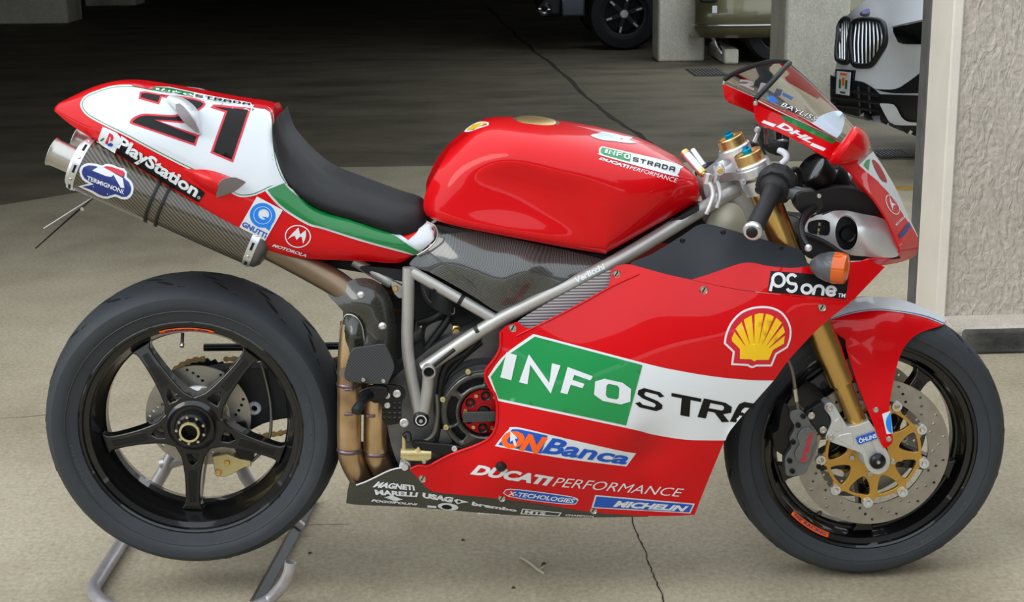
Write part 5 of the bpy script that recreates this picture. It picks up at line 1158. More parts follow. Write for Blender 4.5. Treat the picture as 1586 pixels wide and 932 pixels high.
GRN_T = [(439, 284), (450, 297), (470, 313), (500, 327.5), (540, 343), (580, 356), (610, 367), (632, 379), (648, 388)]
GRN_B = [(640, 391.5), (620, 386), (560, 370), (500, 351), (479, 345), (453, 330), (434, 316), (418, 299), (414, 294)]
gl_ = [(a, b) for a, b in GRN_T]+[(a, b) for a, b in GRN_B]; gl_[8] = (648, 388, 1); gl_[0] = (439, 284, 1); gl_[-1] = (414, 294, 1)
wl = [(436, 280, 1), (452, 294), (474, 310), (502, 323), (542, 338), (582, 350), (612, 361), (634, 374), (652, 387, 1), (644, 395, 1), (620, 389.5), (560, 373.5), (500, 354.5), (478, 348.5), (451, 333), (431.5, 318.5), (415, 301), (410, 294, 1)]
sticker('white_stripe', [wl], TA, 'white_paint', tail, .0022, 5, 4)
sticker('green_stripe', [gl_], TA, 'dark_green', tail, .0044, 5, 4)
sticker('white_tip', [[(630, 374, 1), (645, 362), (652, 350), (660, 343, 1), (670, 348), (676, 360), (672, 370), (652, 387, 1)]], TA, 'white_paint', tail, .0024, 4, 3)
# console logo and wordmark on the tail
sticker('logo_ground', [[(154, 212, 1), (160, 196, 1), (182, 206), (187, 212), (182, 228), (178, 237.5, 1), (164, 229), (153, 221)]], TA, 'white_print', tail, .0016, 7)
sticker('logo_red', [sharp([(170.5, 205.5), (175.5, 208.5), (177, 213), (175, 218), (171.5, 218), (172.5, 213.5), (171, 211), (167.5, 223.5), (163.5, 221)])], TA, 'red_print', tail, .0020, 5)
sticker('logo_blue', [[(168, 222), (173, 220.5), (176.5, 223.5), (174, 226.5), (168, 225)]], TA, 'blue_print', tail, .0020, 5)
sticker('logo_green', [[(156, 216.5), (161, 213), (163, 214), (159.5, 217.5), (156.5, 218.5)]], TA, 'dark_green', tail, .0020, 5)
sticker('wordmark_shadow', [sharp([(180, 236), (190, 212), (214, 236), (260, 266), (310, 292), (318, 299), (308, 313), (270, 292), (214, 258)])], TA, 'black_print', tail, .0014, 9)
text('wordmark', 'PlayStation', [(189, 210), (312, 289), (300, 310), (178, 232)], TA, 'white_print', tail, .0020, .035, 0, .98)
lathe('registered_mark', [(.0018, -.0008), (.0028, -.0008)], at(308, 306, -.151), YA, 'white_print', tail, 14)
# wheel-maker sticker
sticker('square_ground', [sharp([(398, 304), (438, 325), (411, 372), (371, 351)])], TA, 'white_print', tail, .0016, 7)
def ell(cx, cy, rx, ry, rot, n=28): return [(cx+rx*math.cos(a)*math.cos(rot)-ry*math.sin(a)*math.sin(rot), cy+rx*math.cos(a)*math.sin(rot)+ry*math.sin(a)*math.cos(rot)) for a in (2*math.pi*i/n for i in range(n))]
sticker('round_logo', [ell(407, 333, 20, 19, .3), ell(408.5, 331.5, 8.5, 8, .3)], TA, 'sky_blue_print', tail, .0020, 8)
sticker('round_logo_bar', [sharp([(406, 335), (412, 335.5), (424, 341), (417, 357), (409, 350), (414, 341)])], TA, 'sky_blue_print', tail, .0021, 8)
sticker('round_logo_line', [ell(407, 333, 14.2, 13.6, .3), ell(407, 333, 13.5, 12.9, .3)], TA, 'white_print', tail, .0024, 0)
text('square_lettering', 'GNUTTI', [(378, 342), (415, 361), (411, 368.5), (374, 349)], TA, 'blue_print', tail, .0020, .04)
# phone-maker sticker
sticker('ring_logo', [ell(461.5, 365.5, 20.3, 17.5, .1), ell(461.5, 365.5, 18.6, 15.9, .1)], TA, 'white_print', tail, .0016, 0)
sticker('wing_logo', [[(445.5, 370, 1), (453, 361), (462.5, 351.8, 1), (465, 363), (466.5, 361.5), (473.5, 356, 1), (474, 366), (469.5, 377, 1), (467.5, 366.5), (465, 366), (459.5, 371, 1), (456.5, 364.5), (452, 366)]], TA, 'white_print', tail, .0016, 6)
text('phone_lettering', 'MOTOROLA', [(424, 376.5), (476, 393), (474, 397.5), (421, 380.5)], TA, 'white_print', tail, .0016, .04, .25)
# silencer badge
can = [o for o in EX.children if o.name.startswith('silencer')][0]
vs = [v.co.copy() for v in can.data.vertices]; BVH['can'] = BVHTree.FromPolygons(vs, [tuple(p.vertices) for p in can.data.polygons])
BAD = [(123, 266), (126, 257), (137, 252.5), (150, 254), (158, 256.5), (164, 254), (174, 255), (184, 259.5), (192, 261), (197, 267), (196, 274), (203, 280), (207, 290), (205, 301), (198, 308), (188, 308), (178, 304), (166, 307.5), (152, 304), (142, 298), (121, 288, 1), (138, 284, 1), (128, 278)]
sticker('badge_edge', [BAD], 'can', 'white_print', can, .0006, 7)
sticker('badge_blue', [inset(BAD, 3.6)], 'can', 'navy_print', can, .0010, 7)
sticker('badge_white', [sharp([(143, 264), (152, 258.5), (162, 258), (176, 268), (190, 276), (193, 291), (187, 290), (176, 271), (172, 274), (164, 272.5)])], 'can', 'white_print', can, .0014, 7)
sticker('badge_red', [[(160, 259, 1), (166, 257.5), (176, 260), (190, 265), (193, 269), (190, 274, 1), (174, 266.5)]], 'can', 'red_print', can, .0018, 7)
text('badge_lettering', 'TERMIGNONI', [(135.5, 271.5), (192, 293.5), (189.5, 299.5), (135, 278)], 'can', 'white_print', can, .0014, .025)
# tank stickers
TK = 'fuel_tank'
TL = [(932, 227), (1049, 254), (1053, 262), (1049, 271), (1042, 272.5), (934, 242), (928, 238), (928, 230)]
sticker('tank_label', [TL], TK, 'white_print', tank, .0008, 5, 4)
sticker('tank_label_green', [[(933, 229), (977, 239.5, 1), (975.5, 251, 1), (935, 240), (930, 237), (930.5, 231)]], TK, 'green_print', tank, .0015, 5, 4)
lettering('tank_lettering', row('INFO', [(938, 232), (976, 241), (974.5, 248.5), (936, 238)], w=(.26, .2)), TK, 'white_print', tank, .0024)
lettering('tank_lettering', row('STRADA', [(980, 244), (1046, 260), (1044, 267), (979, 250)], w=(.22, .2)), TK, 'black_print', tank, .0022)
text('tank_lettering', 'DUCATI', [(929, 243.5), (975, 256.5), (974, 262), (927, 247)], TK, 'white_print', tank, .0008, .05, .2)
text('tank_lettering', 'PERFORMANCE', [(976, 257), (1050, 276.5), (1048, 283.5), (974.5, 262)], TK, 'white_print', tank, .0008, .0, .2)
sticker('tank_crest', [[(914, 210), (926, 207), (932, 204.5), (950, 207), (966, 211), (980, 213), (974, 217), (987, 221.5), (972, 222), (950, 219), (932, 217)]], TK, 'pale_blue_print', tank, .0008, 7)
sticker('tank_scallop', [[(719, 204), (728, 195), (744, 188.5), (757, 190), (757, 194), (742, 199), (728, 204)]], TK, 'white_print', tank, .0006, 7)
sticker('tank_scallop', [[(723, 202), (731, 195.5), (744, 190.5), (754, 191.5), (742, 196.5), (730, 202)]], TK, 'yellow_print', tank, .0010, 7)
BVH['cap'] = BVHTree.FromPolygons([fc_+Vector(v)+Vector((0, 0, .0075)) for v in ((-.06, -.06, -.001), (.06, -.06, -.012), (.06, .06, 0), (-.06, .06, .011))], [(0, 1, 2, 3)])
# fairing band
FS = 'side_fairing'
bandG = sharp([(828.5, 521), (995, 565), (969.5, 658), (772.5, 616.5), (760, 583), (783, 552)])
bandW = [(995, 565, 1), (1050, 577), (1108, 586.5), (1160, 591), (1196, 592, 1), (1160, 632), (1130, 668), (1126, 678, 1), (1100, 678), (1059, 676), (1010, 668), (969.5, 658, 1)]
sticker('band_border', [[(826, 517, 1), (996, 561.5), (1050, 573.5), (1108, 583), (1160, 588), (1198, 589, 1), (1160, 632), (1130, 668), (1124, 681.5, 1), (1100, 681.5), (1059, 680), (1010, 672), (969, 662), (772, 620.5, 1), (756, 583, 1), (781, 550)]], FS, 'white_print', fairing, .0008, 7, 5)
sticker('band_green', [bandG], FS, 'green_print', fairing, .0018, 7, 5)
G_ = []
G_.append(sq('I', ((789.6, 546), (800.5, 549.5), (791.5, 588), (775, 583.5)))); G_[0] = ([(0, 0), (1, 0), (1, 1), (0, 1)], [(0, 1, 2, 3)], ((785, 545), (801, 549.5), (792.5, 588), (775.5, 583.5)))
G_.append(sq('N', ((814, 552.5), (869, 565.5), (859, 604.5), (804, 591)), (.24, .30)))
G_.append(sq('F', ((880, 568.5), (918, 582.5), (900, 615), (869, 607.5)), (.34, .20)))
G_.append(sq('O', ((924, 583), (976, 594), (974, 628), (921, 618)), (.34, .18)))
lettering('band_lettering', G_, FS, 'white_print', fairing, .0028)
B_L = [sq('S', ((990, 598), (1028, 608), (1024, 638), (984, 629)), (.26, .16)), sq('T', ((1040, 607.5), (1086, 616.5), (1084, 648), (1037, 639)), (.30, .17)),
       sq('R', ((1090, 616), (1134, 625), (1130, 654), (1080, 645)), (.26, .17)), ([(0, 0), (.3, 0), (.42, .62), (.52, .75), (1, .75), (1, 1), (.42, 1), (.2, .86), (.12, .62), (.30, .34), (.66, .34), (.66, .50), (.36, .50)], [(0, 1, 2, 8), (8, 2, 3, 7), (7, 3, 6), (3, 4, 5, 6), (9, 10, 11, 12)], ((1140, 619), (1170, 625), (1162, 657), (1130, 652)))]
lettering('band_lettering', B_L, FS, 'black_print', fairing, .0016)
# oil company shell
def zz(p): return (1100+p[0]/7.769, 460+p[1]/7.769)
SO = [(163, 560, 1), (175, 470), (210, 370), (270, 270), (370, 175), (500, 122), (640, 107), (760, 125), (860, 175), (930, 260), (968, 350), (977, 430), (965, 520), (932, 608, 1), (800, 688, 1), (740, 832, 1), (556, 832, 1), (530, 845), (500, 852), (470, 842), (448, 826, 1), (250, 815, 1), (270, 660, 1)]
SO = [zz(p)+tuple(p[2:]) for p in SO]
sticker('scallop_outline', [SO], FS, 'white_print', fairing, .0006, 9)
sticker('scallop_ground', [inset(SO, 3.1)], FS, 'red_print', fairing, .0010, 9)
seg_ = [[(258, 490), (290, 417), (440, 612), (360, 625), (262, 528)], [(303, 378), (375, 298), (480, 580), (440, 610)], [(402, 270), (498, 217), (526, 560), (482, 585)], [(533, 210), (590, 193), (642, 197), (580, 560), (528, 560)], [(668, 198), (730, 215), (765, 235), (625, 570), (580, 565)], [(792, 247), (860, 308), (665, 590), (625, 575)], [(872, 342), (898, 418), (682, 625), (665, 595)], [(895, 462), (882, 558), (752, 632), (680, 632)], [(355, 612), (480, 560), (610, 555), (690, 600), (755, 630), (700, 752), (560, 752), (525, 770), (490, 745), (355, 740)]]
stickers('scallop_rays', [[sharp([zz(p) for p in s_])] for s_ in seg_], FS, 'yellow_print', fairing, .0014, 9)
# bank sticker
OB = [(766.5, 690.5, 1), (776, 678), (788, 665), (800, 661), (880, 679.5), (960, 697.5), (985, 701.5, 1), (970, 722, 1), (870, 709)]
sticker('bank_border', [OB], FS, 'white_print', fairing, .0006, 9)
sticker('bank_blue', [[(772, 688.5, 1), (780, 678), (791, 667), (801, 664), (848, 674, 1), (838, 702, 1)]], FS, 'blue_print', fairing, .0010, 9)
text('bank_lettering', 'ON', [(782, 663.5), (849, 677), (838, 703.5), (774, 691)], FS, 'orange_print', fairing, .0014, .06, .2)
text('bank_lettering', 'Banca', [(848, 676), (978, 701), (970, 719.5), (838, 701)], FS, 'blue_print', fairing, .0014, .03, .2)
sticker('bank_arrow', [sharp([(791, 667), (802.5, 678), (798, 679), (801, 689), (797.5, 690.5), (794, 681), (790.5, 684)])], FS, 'white_print', fairing, .0018, 0)
text('fairing_lettering', 'DUCATI', [(736, 718.5), (858, 738), (852, 752.5), (728, 734)], FS, 'white_print', fairing, .0008, .055, .22)
text('fairing_lettering', 'PERFORMANCE', [(861, 738.5), (1060, 756.5), (1055, 769), (855, 752.5)], FS, 'white_print', fairing, .0008, -.005, .22)
XT = [(783, 757.5), (800, 757), (850, 763), (888, 769), (896, 774), (892, 780), (870, 780), (820, 774), (786, 768), (779, 763)]
sticker('pill_border', [XT], FS, 'white_print', fairing, .0006, 7)
sticker('pill_blue', [inset(XT, 1.2)], FS, 'blue_print', fairing, .0010, 7)
sticker('pill_red', [[(784, 758.5), (797, 758.2, 1), (795, 768.5, 1), (787, 766.8), (781, 763)]], FS, 'red_print', fairing, .0013, 0)
text('pill_lettering', 'X-TECHOLOGIES', [(788, 759.5), (891, 771.5), (888, 778.5), (786, 766)], FS, 'white_print', fairing, .0017, .03, .15)
sticker('tyre_maker_border', [sharp([(922, 766), (1076, 779.5), (1069, 794.5), (916, 786)])], FS, 'white_print', fairing, .0006, 9)
sticker('tyre_maker_blue', [sharp([(924, 768), (1073, 781), (1067.5, 792.8), (919, 784.5)])], FS, 'blue_print', fairing, .0010, 9)
text('tyre_maker_lettering', 'MICHELIN', [(953, 774), (1067, 783), (1062, 791.5), (949, 784)], FS, 'white_print', fairing, .0014, .05, .25)
# console sticker on the upper panel
PSO = sharp([(1193.5, 419.5), (1314.5, 428.5), (1309.5, 463), (1189, 452)])
UP = [BVH['upper_side_fairing'], BVH['side_fairing']]
sticker('console_ground', [PSO], UP, 'black_print', ufair, .0007, 9)
def q2(p): return (1140+p[0]/7.93, 380+p[1]/7.93)
def arc(cx, cy, rx, ry, a0, a1, n=16): return [(cx+rx*math.cos(math.radians(a0+(a1-a0)*i/n)), cy+ry*math.sin(math.radians(a0+(a1-a0)*i/n))) for i in range(n+1)]
def pxstroke(lines, w):
    V, F = strokes(lines, (w, w)); return [q2(v) for v in V], F
LN = [arc(520, 425, 72, 78, 0, 360), [(450, 430), (418, 560)], arc(685, 415, 55, 55, -30, -250, 12)+arc(680, 510, 58, 55, -40, 160, 14), arc(865, 535, 58, 52, 0, 360), [(945, 605), (958, 545)]+arc(1015, 545, 55, 50, 180, 360, 10)+[(1058, 615)], arc(1165, 560, 55, 52, 0, -330, 18), [(1112, 562), (1222, 562)]]
V, F = pxstroke(LN, 36)
V2 = []; F2 = []
bm = bmesh.new(); bv = [bm.verts.new((a, -b, 0)) for a, b in V]
for f in F: bm.faces.new([bv[i] for i in f])
bmesh.ops.triangulate(bm, faces=bm.faces); bm.normal_update(); bm.verts.index_update()
V2 = [(v.co.x, -v.co.y) for v in bm.verts]; F2 = [tuple(v.index for v in (f.verts if f.normal.z > 0 else reversed(f.verts))) for f in bm.faces]; bm.free()
drape('console_lettering', V2, F2, UP, 'white_print', ufair, .0012)
text('console_mark', 'TM', [(1298, 454), (1309.5, 454.5), (1308.5, 461), (1297, 460)], UP, 'white_print', ufair, .0012, .02)
# belly pan logos
BB = 'belly_pan'
text('pan_lettering', 'MAGNETI', [(586, 745), (641, 751), (643, 759.2), (577, 754)], BB, 'white_print', belly, .0008, .05)
text('pan_lettering', 'MARELLI', [(580, 757.5), (648, 762), (646, 769), (582, 765.5)], BB, 'white_print', belly, .0008, .05)
sticker('pan_diamond', [sharp([(595, 769.5), (607, 766.5), (624, 773), (612, 775.5)])], BB, 'white_print', belly, .0008, 0)
text('pan_lettering', 'FOGGIPOLINI', [(576, 772.5), (647, 779), (646, 782), (575, 776.5)], BB, 'white_print', belly, .0008, .04, .2)
text('pan_lettering', 'USAG', [(655, 762), (703, 769.5), (700, 778), (654, 770)], BB, 'white_print', belly, .0008, .07)
sticker('pan_spanner', [[(703, 774), (708, 772), (716, 774), (726, 777), (716, 778), (708, 780)], ell(711, 776, 3, 2, 0, 10)], BB, 'white_print', belly, .0008, 0)
text('pan_lettering', 'brembo', [(732, 776), (802, 788), (800, 792), (730, 782)], BB, 'white_print', belly, .0008, .05)
sticker('pan_oval', [ell(694, 784, 16, 5.5, .1)], BB, 'white_print', belly, .0008, 0); sticker('pan_oval', [ell(692, 784.5, 8, 3.5, .1)], BB, 'black_print', belly, .0012, 0)
sticker('pan_bar', [sharp([(662, 782), (676, 783), (676, 786), (662, 785)])], BB, 'white_print', belly, .0008, 0)
sticker('pan_frame', [sharp([(809, 787), (870, 793), (866, 799), (806, 795.5)]), sharp([(810.5, 788.4), (867.5, 794), (864.5, 797.8), (808.5, 794.4)])], BB, 'white_print', belly, .0008, 0)
text('pan_lettering', 'MTS', [(814, 789.5), (846, 792.5), (844, 797), (812, 794)], BB, 'white_print', belly, .0009, .04)
text('pan_lettering', 'REGINA', [(740, 793.2), (776, 795.6), (776, 797.4), (740, 795.4)], BB, 'white_print', belly, .0009, .03)
text('pan_lettering', 'CHAMPION', [(876, 795.5), (920, 798), (919, 800), (875, 798.3)], BB, 'white_print', belly, .0009, .03)
# frame maker name on the main tube
BVH['maint'] = BVHTree.FromPolygons([v.co.copy() for v in main.data.vertices], [tuple(p.vertices) for p in main.data.polygons])
text('tube_lettering', 'Verlicchi', [(889, 431), (934, 408), (937, 416), (892, 439)], 'maint', 'white_print', main, .0016, .03)
# mudguard paint
MGN = 'front_mudguard'
sticker('white_top', [[(1283.5, 496.5, 1), (1300, 478.5), (1327, 461.8, 1), (1345, 460), (1374, 461.2), (1406, 467.8), (1440, 481), (1466.5, 494.3, 1), (1460, 503, 1), (1433, 492.5), (1399, 485), (1357, 481.3), (1315, 487)]], MGN, 'white_paint', mg, .0014, 4, 3)
sticker('pinstripe', [[(1286, 494.5, 1), (1315, 485), (1357, 479.3), (1399, 482.8), (1434, 490), (1461, 500.5, 1), (1460.5, 501.5, 1), (1433, 491), (1399, 483.7), (1357, 480.2), (1315, 486), (1285.5, 495.5, 1)]], MGN, 'navy_print', mg, .0020, 4, 3)
sticker('brake_maker_label', [sharp([(1366, 641), (1379, 636), (1383, 671), (1373, 672)])], MGN, 'white_print', mg, .0006, 7)
sticker('brake_maker_arc', [[(1379, 638, 1), (1373, 647), (1372, 658), (1376, 668), (1382, 671, 1)]], MGN, 'sky_blue_print', mg, .0010, 7)
# fork label, courier name, screen lettering
BVH['foot'] = BVHTree.FromPolygons([at(1300, 600, -.1301), at(1400, 600, -.1301), at(1400, 760, -.1301), at(1300, 760, -.1301)], [(0, 1, 2, 3)])
sticker('fork_label', [sharp([(1325, 678), (1355, 668), (1359, 679), (1330, 688.5)])], 'foot', 'blue_print', pf, .0004, 0)
text('fork_lettering', 'ÖHLINS', [(1329, 678.5), (1356, 669.5), (1358, 677), (1331, 686.5)], 'foot', 'white_print', pf, .0009, .03)
NN = 'nose_fairing'
sticker('green_flash', [sharp([(1208, 178), (1226, 183), (1296, 217.5), (1288, 222.5), (1214, 186)])], NN, 'dark_green', nose, .0007, 7)
sticker('white_flash', [sharp([(1226, 181.5), (1240, 186), (1297, 214.5), (1296, 217.5), (1238, 188.5)])], NN, 'white_print', nose, .0010, 7)
text('courier_lettering', 'DHL', [(1206, 186), (1262, 216), (1255, 222), (1202, 196)], NN, 'white_print', nose, .0009, .05, .35)
sticker('courier_bar', [sharp([(1183, 186), (1202, 193), (1198, 197), (1179, 189.5)])], NN, 'white_print', nose, .0009, 6)
sticker('courier_bar', [sharp([(1258, 221), (1279, 230), (1275, 234), (1254, 225)])], NN, 'white_print', nose, .0009, 6)
sticker('nose_badge', [ell(1382, 317, 8.6, 17, -.5), ell(1382, 317, 7.3, 15.5, -.5)], [BVH[NN], BVH['nose_face']], 'white_print', nose, .0009, 0)
sticker('nose_wing', [[(1377, 303, 1), (1381, 314), (1387, 317, 1), (1383, 318.5), (1382, 326, 1), (1378, 314)]], [BVH[NN], BVH['nose_face']], 'white_print', nose, .0009, 0)
text('nose_lettering', 'MOTOROLA', [(1386, 347), (1400, 333), (1402, 336), (1388, 350)], [BVH[NN], BVH['nose_face']], 'white_print', nose, .0009, .03)
sticker('nose_label', [sharp([(1391, 364), (1407, 343), (1411, 350), (1400, 365), (1394, 369)])], [BVH[NN], BVH['nose_face']], 'navy_print', nose, .0009, 7)
W_ = 'windscreen'
sticker('screen_patch', [[(1257, 191, 1), (1270, 180), (1288, 173), (1302, 172), (1307, 180), (1307, 192), (1302, 207, 1), (1296, 214, 1), (1280, 205)]], W_, 'pale_blue_print', ws, .0007, 7)
sticker('name_shadow', [sharp([(1207, 161), (1216, 158), (1267, 184), (1262, 189), (1210, 166)])], W_, 'black_print', ws, .0006, 7) if False else None
text('rider_lettering', 'BAYLISS', [(1213, 158), (1268, 182.5), (1262, 189), (1209, 165)], W_, 'black_print', ws, .0006, .05, .1)
text('rider_lettering', 'BAYLISS', [(1213, 158.6), (1267, 182.5), (1261, 188), (1209, 164.2)], W_, 'white_print', ws, .0010, .0, .1)
sticker('flag_patch', [sharp([(1186, 149), (1196, 148), (1204, 156), (1203, 160), (1190, 157)])], W_, 'blue_print', ws, .0007, 7)
sticker('flag_patch', [sharp([(1186, 149), (1191, 151), (1192, 156), (1188, 154)])], W_, 'green_print', ws, .0010, 0)
# far side of the screen: stickers seen through it
farv = [v.co.copy() for v in ws.data.vertices]; me_ = ws.data
BVH['farscreen'] = BVHTree.FromPolygons(farv, [tuple(p.vertices) for p in me_.polygons if sum(me_.vertices[i].co.y for i in p.vertices)/len(p.vertices) > .01])
text('far_number', '21', [(1146, 122), (1188, 130), (1182, 146), (1144, 130)], 'farscreen', 'white_print', ws, .0006, .05)
sticker('far_label', [sharp([(1203, 137), (1212, 140), (1208, 149), (1198, 146)])], 'farscreen', 'navy_print', ws, .0006, 7)
text('far_lettering', 'CAMEL', [(1213, 142), (1230, 151), (1228, 155), (1211, 147)], 'farscreen', 'sky_blue_print', ws, .0006, .03) if False else sticker('far_label', [sharp([(1213, 143), (1229, 151), (1226, 155), (1211, 147)])], 'farscreen', 'sky_blue_print', ws, .0006, 0)
# ------------------------------------------------------------------ parked cars
def car_wheel(parent, c, r, w, axis, rimm='car_trim_black', spokes=6, hubm='car_chrome'):
    c = Vector(c); ax, u, v = frame_of(Vector(axis)); W_h = holder('wheel', parent)
    lathe('tire', [(r*.60, -w*.40), (r*.70, -w*.5), (r*.93, -w*.48), (r, -w*.33), (r, w*.33), (r*.93, w*.48), (r*.70, w*.5), (r*.60, w*.4)], c, ax, 'car_tyre', W_h, 56, closed=True)
    lathe('rim', [(r*.62, w*.42), (r*.56, w*.40), (r*.53, w*.1), (r*.50, -w*.3), (0, -w*.3)], c, ax, rimm, W_h, 48)
    for k in range(spokes):
        a = 2*math.pi*k/spokes+.3; d = u*math.cos(a)+v*math.sin(a); t = ax.cross(d); R = Matrix((d, t, ax)).transposed()
        box('spoke', c+d*(r*.32)+ax*(w*.30), (r*.50, r*.13, w*.12), rimm, W_h, bevel=r*.01, rot=R)
        box('spoke_facet', c+d*(r*.44)+ax*(w*.365), (r*.16, r*.05, w*.02), hubm, W_h, rot=R) if hubm else None
    lathe('hub_cap', [(0, w*.40), (r*.10, w*.39), (r*.13, w*.34), (r*.14, w*.2)], c, ax, hubm or rimm, W_h, 24)
    return W_h
# white car: front end measured where it stands, the rest of the body behind the pillar
wc = thing('white_car', (3.6, 5.1, 0), 'white car with twin vertical-bar grille parked behind the plastered pillar', 'car')
FCc = [(1288, 130, 5.30), (1286, 160, 5.35), (1296, 60, 5.50), (1306, 30, 5.60), (1320, 20, 5.40), (1345, 0, 5.25), (1312, 100, 5.12), (1310, 130, 5.10), (1372, 20, 4.95), (1345, 60, 4.95), (1372, 60, 4.80), (1360, 110, 4.84), (1320, 170, 5.02), (1385, 45, 4.70), (1400, 100, 4.62), (1440, 50, 4.38), (1440, 100, 4.34), (1440, 0, 4.60), (1440, 160, 4.34), (1400, 160, 4.56), (1370, 185, 4.72), (1440, 200, 4.40), (1500, 60, 4.22), (1500, 180, 4.22), (1500, 0, 4.32), (1420, 212, 4.55)]
fcf = tps(FCc)
fas = panel('front_body', [(1292, 112, 1), (1296, 95), (1300, 60), (1310, 28), (1328, 10), (1352, -6), (1400, -22), (1500, -40, 1), (1500, 205, 1), (1440, 214), (1400, 204), (1372, 192), (1330, 180), (1300, 172), (1288, 160), (1286, 130)], FCc, 'car_white', wc, step=9, thick=.03)
def onf(px, py, off=.0):
    l, n, i, d = BVH['front_body'].ray_cast(CAM, ray(px, py).normalized())
    return (l+ray(px, py).normalized()*-off) if l is not None else at(px, py, fcf(px, py)-off)
def kidney(pts, n, label):
    k = sticker('grille_recess', [pts], 'front_body', 'car_trim_black', wc, .006, 8)
    tube('grille_frame', [onf(a, b, .02) for a, b in pts], .016, 'car_trim_black', wc, seg=8, closed=True, n=3)
    xs = [p[0] for p in pts]; x0, x1 = min(xs)+3, max(xs)-3; poly = spl(pts, 4)
    for i in range(n):
        x = x0+(x1-x0)*(i+.5)/n; yy = [y for y in np.arange(10, 115, 1.) if inpoly(x, y, poly)]
        if len(yy) > 8:
            a, b = yy[0]+3, yy[-1]-3; bend = (x-(x0+x1)/2)*.12
            tube('grille_bar', [onf(x-bend, a, .03), onf(x+bend*.3, (a+b)/2, .045), onf(x-bend*.2, b, .03)], .0055, 'alloy', wc, seg=6, n=4)
kidney([(1322, 36), (1332, 31), (1352, 31), (1366, 35), (1371, 48), (1371, 66), (1362, 82), (1350, 99), (1340, 102), (1324, 100), (1320, 88), (1318, 60)], 8, 'near')
kidney([(1300, 40), (1308, 29), (1317, 30), (1320, 36), (1316, 60), (1315, 88), (1312, 96), (1300, 94), (1296, 84), (1298, 60)], 5, 'far')
sticker('headlamp', [[(1386, 44), (1400, 39), (1440, 32), (1475, 28), (1475, 64), (1440, 68), (1400, 67), (1392, 60)]], 'front_body', 'car_glass', wc, .012, 9)
tube('headlamp_trim', [onf(a, b, .02) for a, b in ((1384, 42), (1410, 36), (1440, 30), (1472, 25))], .008, 'alloy', wc, seg=8)
sticker('lower_grille', [[(1286, 116, 1), (1300, 120), (1322, 124), (1340, 128), (1356, 138, 1), (1366, 150), (1372, 176), (1372, 192, 1), (1330, 180), (1300, 171), (1287, 160)]], 'front_body', 'car_trim_black', wc, .006, 8)
for y in (140, 152, 164): tube('lower_bar', [onf(1290, y-2, .03), onf(1325, y+2, .03), onf(1362, y+8, .03)], .010, 'car_trim_black', wc, seg=6)
for x in (1330, 1346): tube('lower_bar', [onf(x, 134, .03), onf(x+3, 176, .03)], .010, 'car_trim_black', wc, seg=6)
sticker('side_intake', [[(1356, 138, 1), (1388, 138), (1412, 124), (1432, 108, 1), (1500, 100, 1), (1500, 142, 1), (1434, 144), (1380, 144)]], 'front_body', 'car_trim_black', wc, .006, 9)
sticker('lower_valance', [[(1358, 146, 1), (1440, 148), (1500, 148, 1), (1500, 204, 1), (1440, 214), (1400, 204), (1372, 192, 1), (1366, 165)]], 'front_body', 'car_trim_black', wc, .006, 9)
sticker('white_blade', [[(1365, 160, 1), (1388, 162), (1396, 174), (1404, 184), (1424, 188), (1500, 188, 1), (1500, 193, 1), (1400, 192), (1384, 190), (1376, 180)]], 'front_body', 'car_white', wc, .014, 8)
sticker('skid_plate', [[(1300, 170), (1330, 179), (1366, 178, 1), (1366, 191, 1), (1340, 186), (1310, 178)]], 'front_body', 'grey_skid', wc, .012, 8)
p0 = onf(1306, 128, .10)
def plate_car():
    q = [(1294, 107), (1321, 109), (1318, 152), (1292, 148)]
    d = [at(a, b, 5.18 if i in (0, 3) else 5.00) for i, (a, b) in enumerate(q)]
    mesh('plate_holder', d, [(3, 2, 1, 0)], 'car_trim_black', wc, solid=.02, smooth=False)
    q = [(1296, 110), (1317, 112), (1314.5, 148), (1294.5, 145)]
    d = [at(a, b, (5.16 if i in (0, 3) else 5.01)-.03) for i, (a, b) in enumerate(q)]
    pm = mesh('licence_plate', d, [(3, 2, 1, 0)], 'plate_white', wc, solid=.004, smooth=False)
    A = lambda a, b: (d[0]*(1-a)+d[1]*a)*(1-b)+(d[3]*(1-a)+d[2]*a)*b+Vector((0, -.004, 0))
    for a0, a1, b0, b1, m in ((.25, .75, .06, .16, 'orange_print'), (.18, .34, .34, .74, 'dark_green'), (.66, .82, .34, .74, 'dark_green'), (.40, .60, .26, .60, 'orange_print'), (.3, .7, .86, .95, 'signal_grey')):
        mesh('plate_mark', [A(a0, b1), A(a1, b1), A(a1, b0), A(a0, b0)], [(0, 1, 2, 3)], m, pm, smooth=False)
plate_car()
lathe('bonnet_badge', [(0, .006), (.03, .005), (.041, 0)], onf(1343, 19, .012), Vector((-.35, -.30, .9)), 'car_trim_black', wc, 24); lathe('badge_centre', [(0, .008), (.012, .0075), (.028, .006)], onf(1343, 19, .012), Vector((-.35, -.30, .9)), 'navy_print', wc, 24)
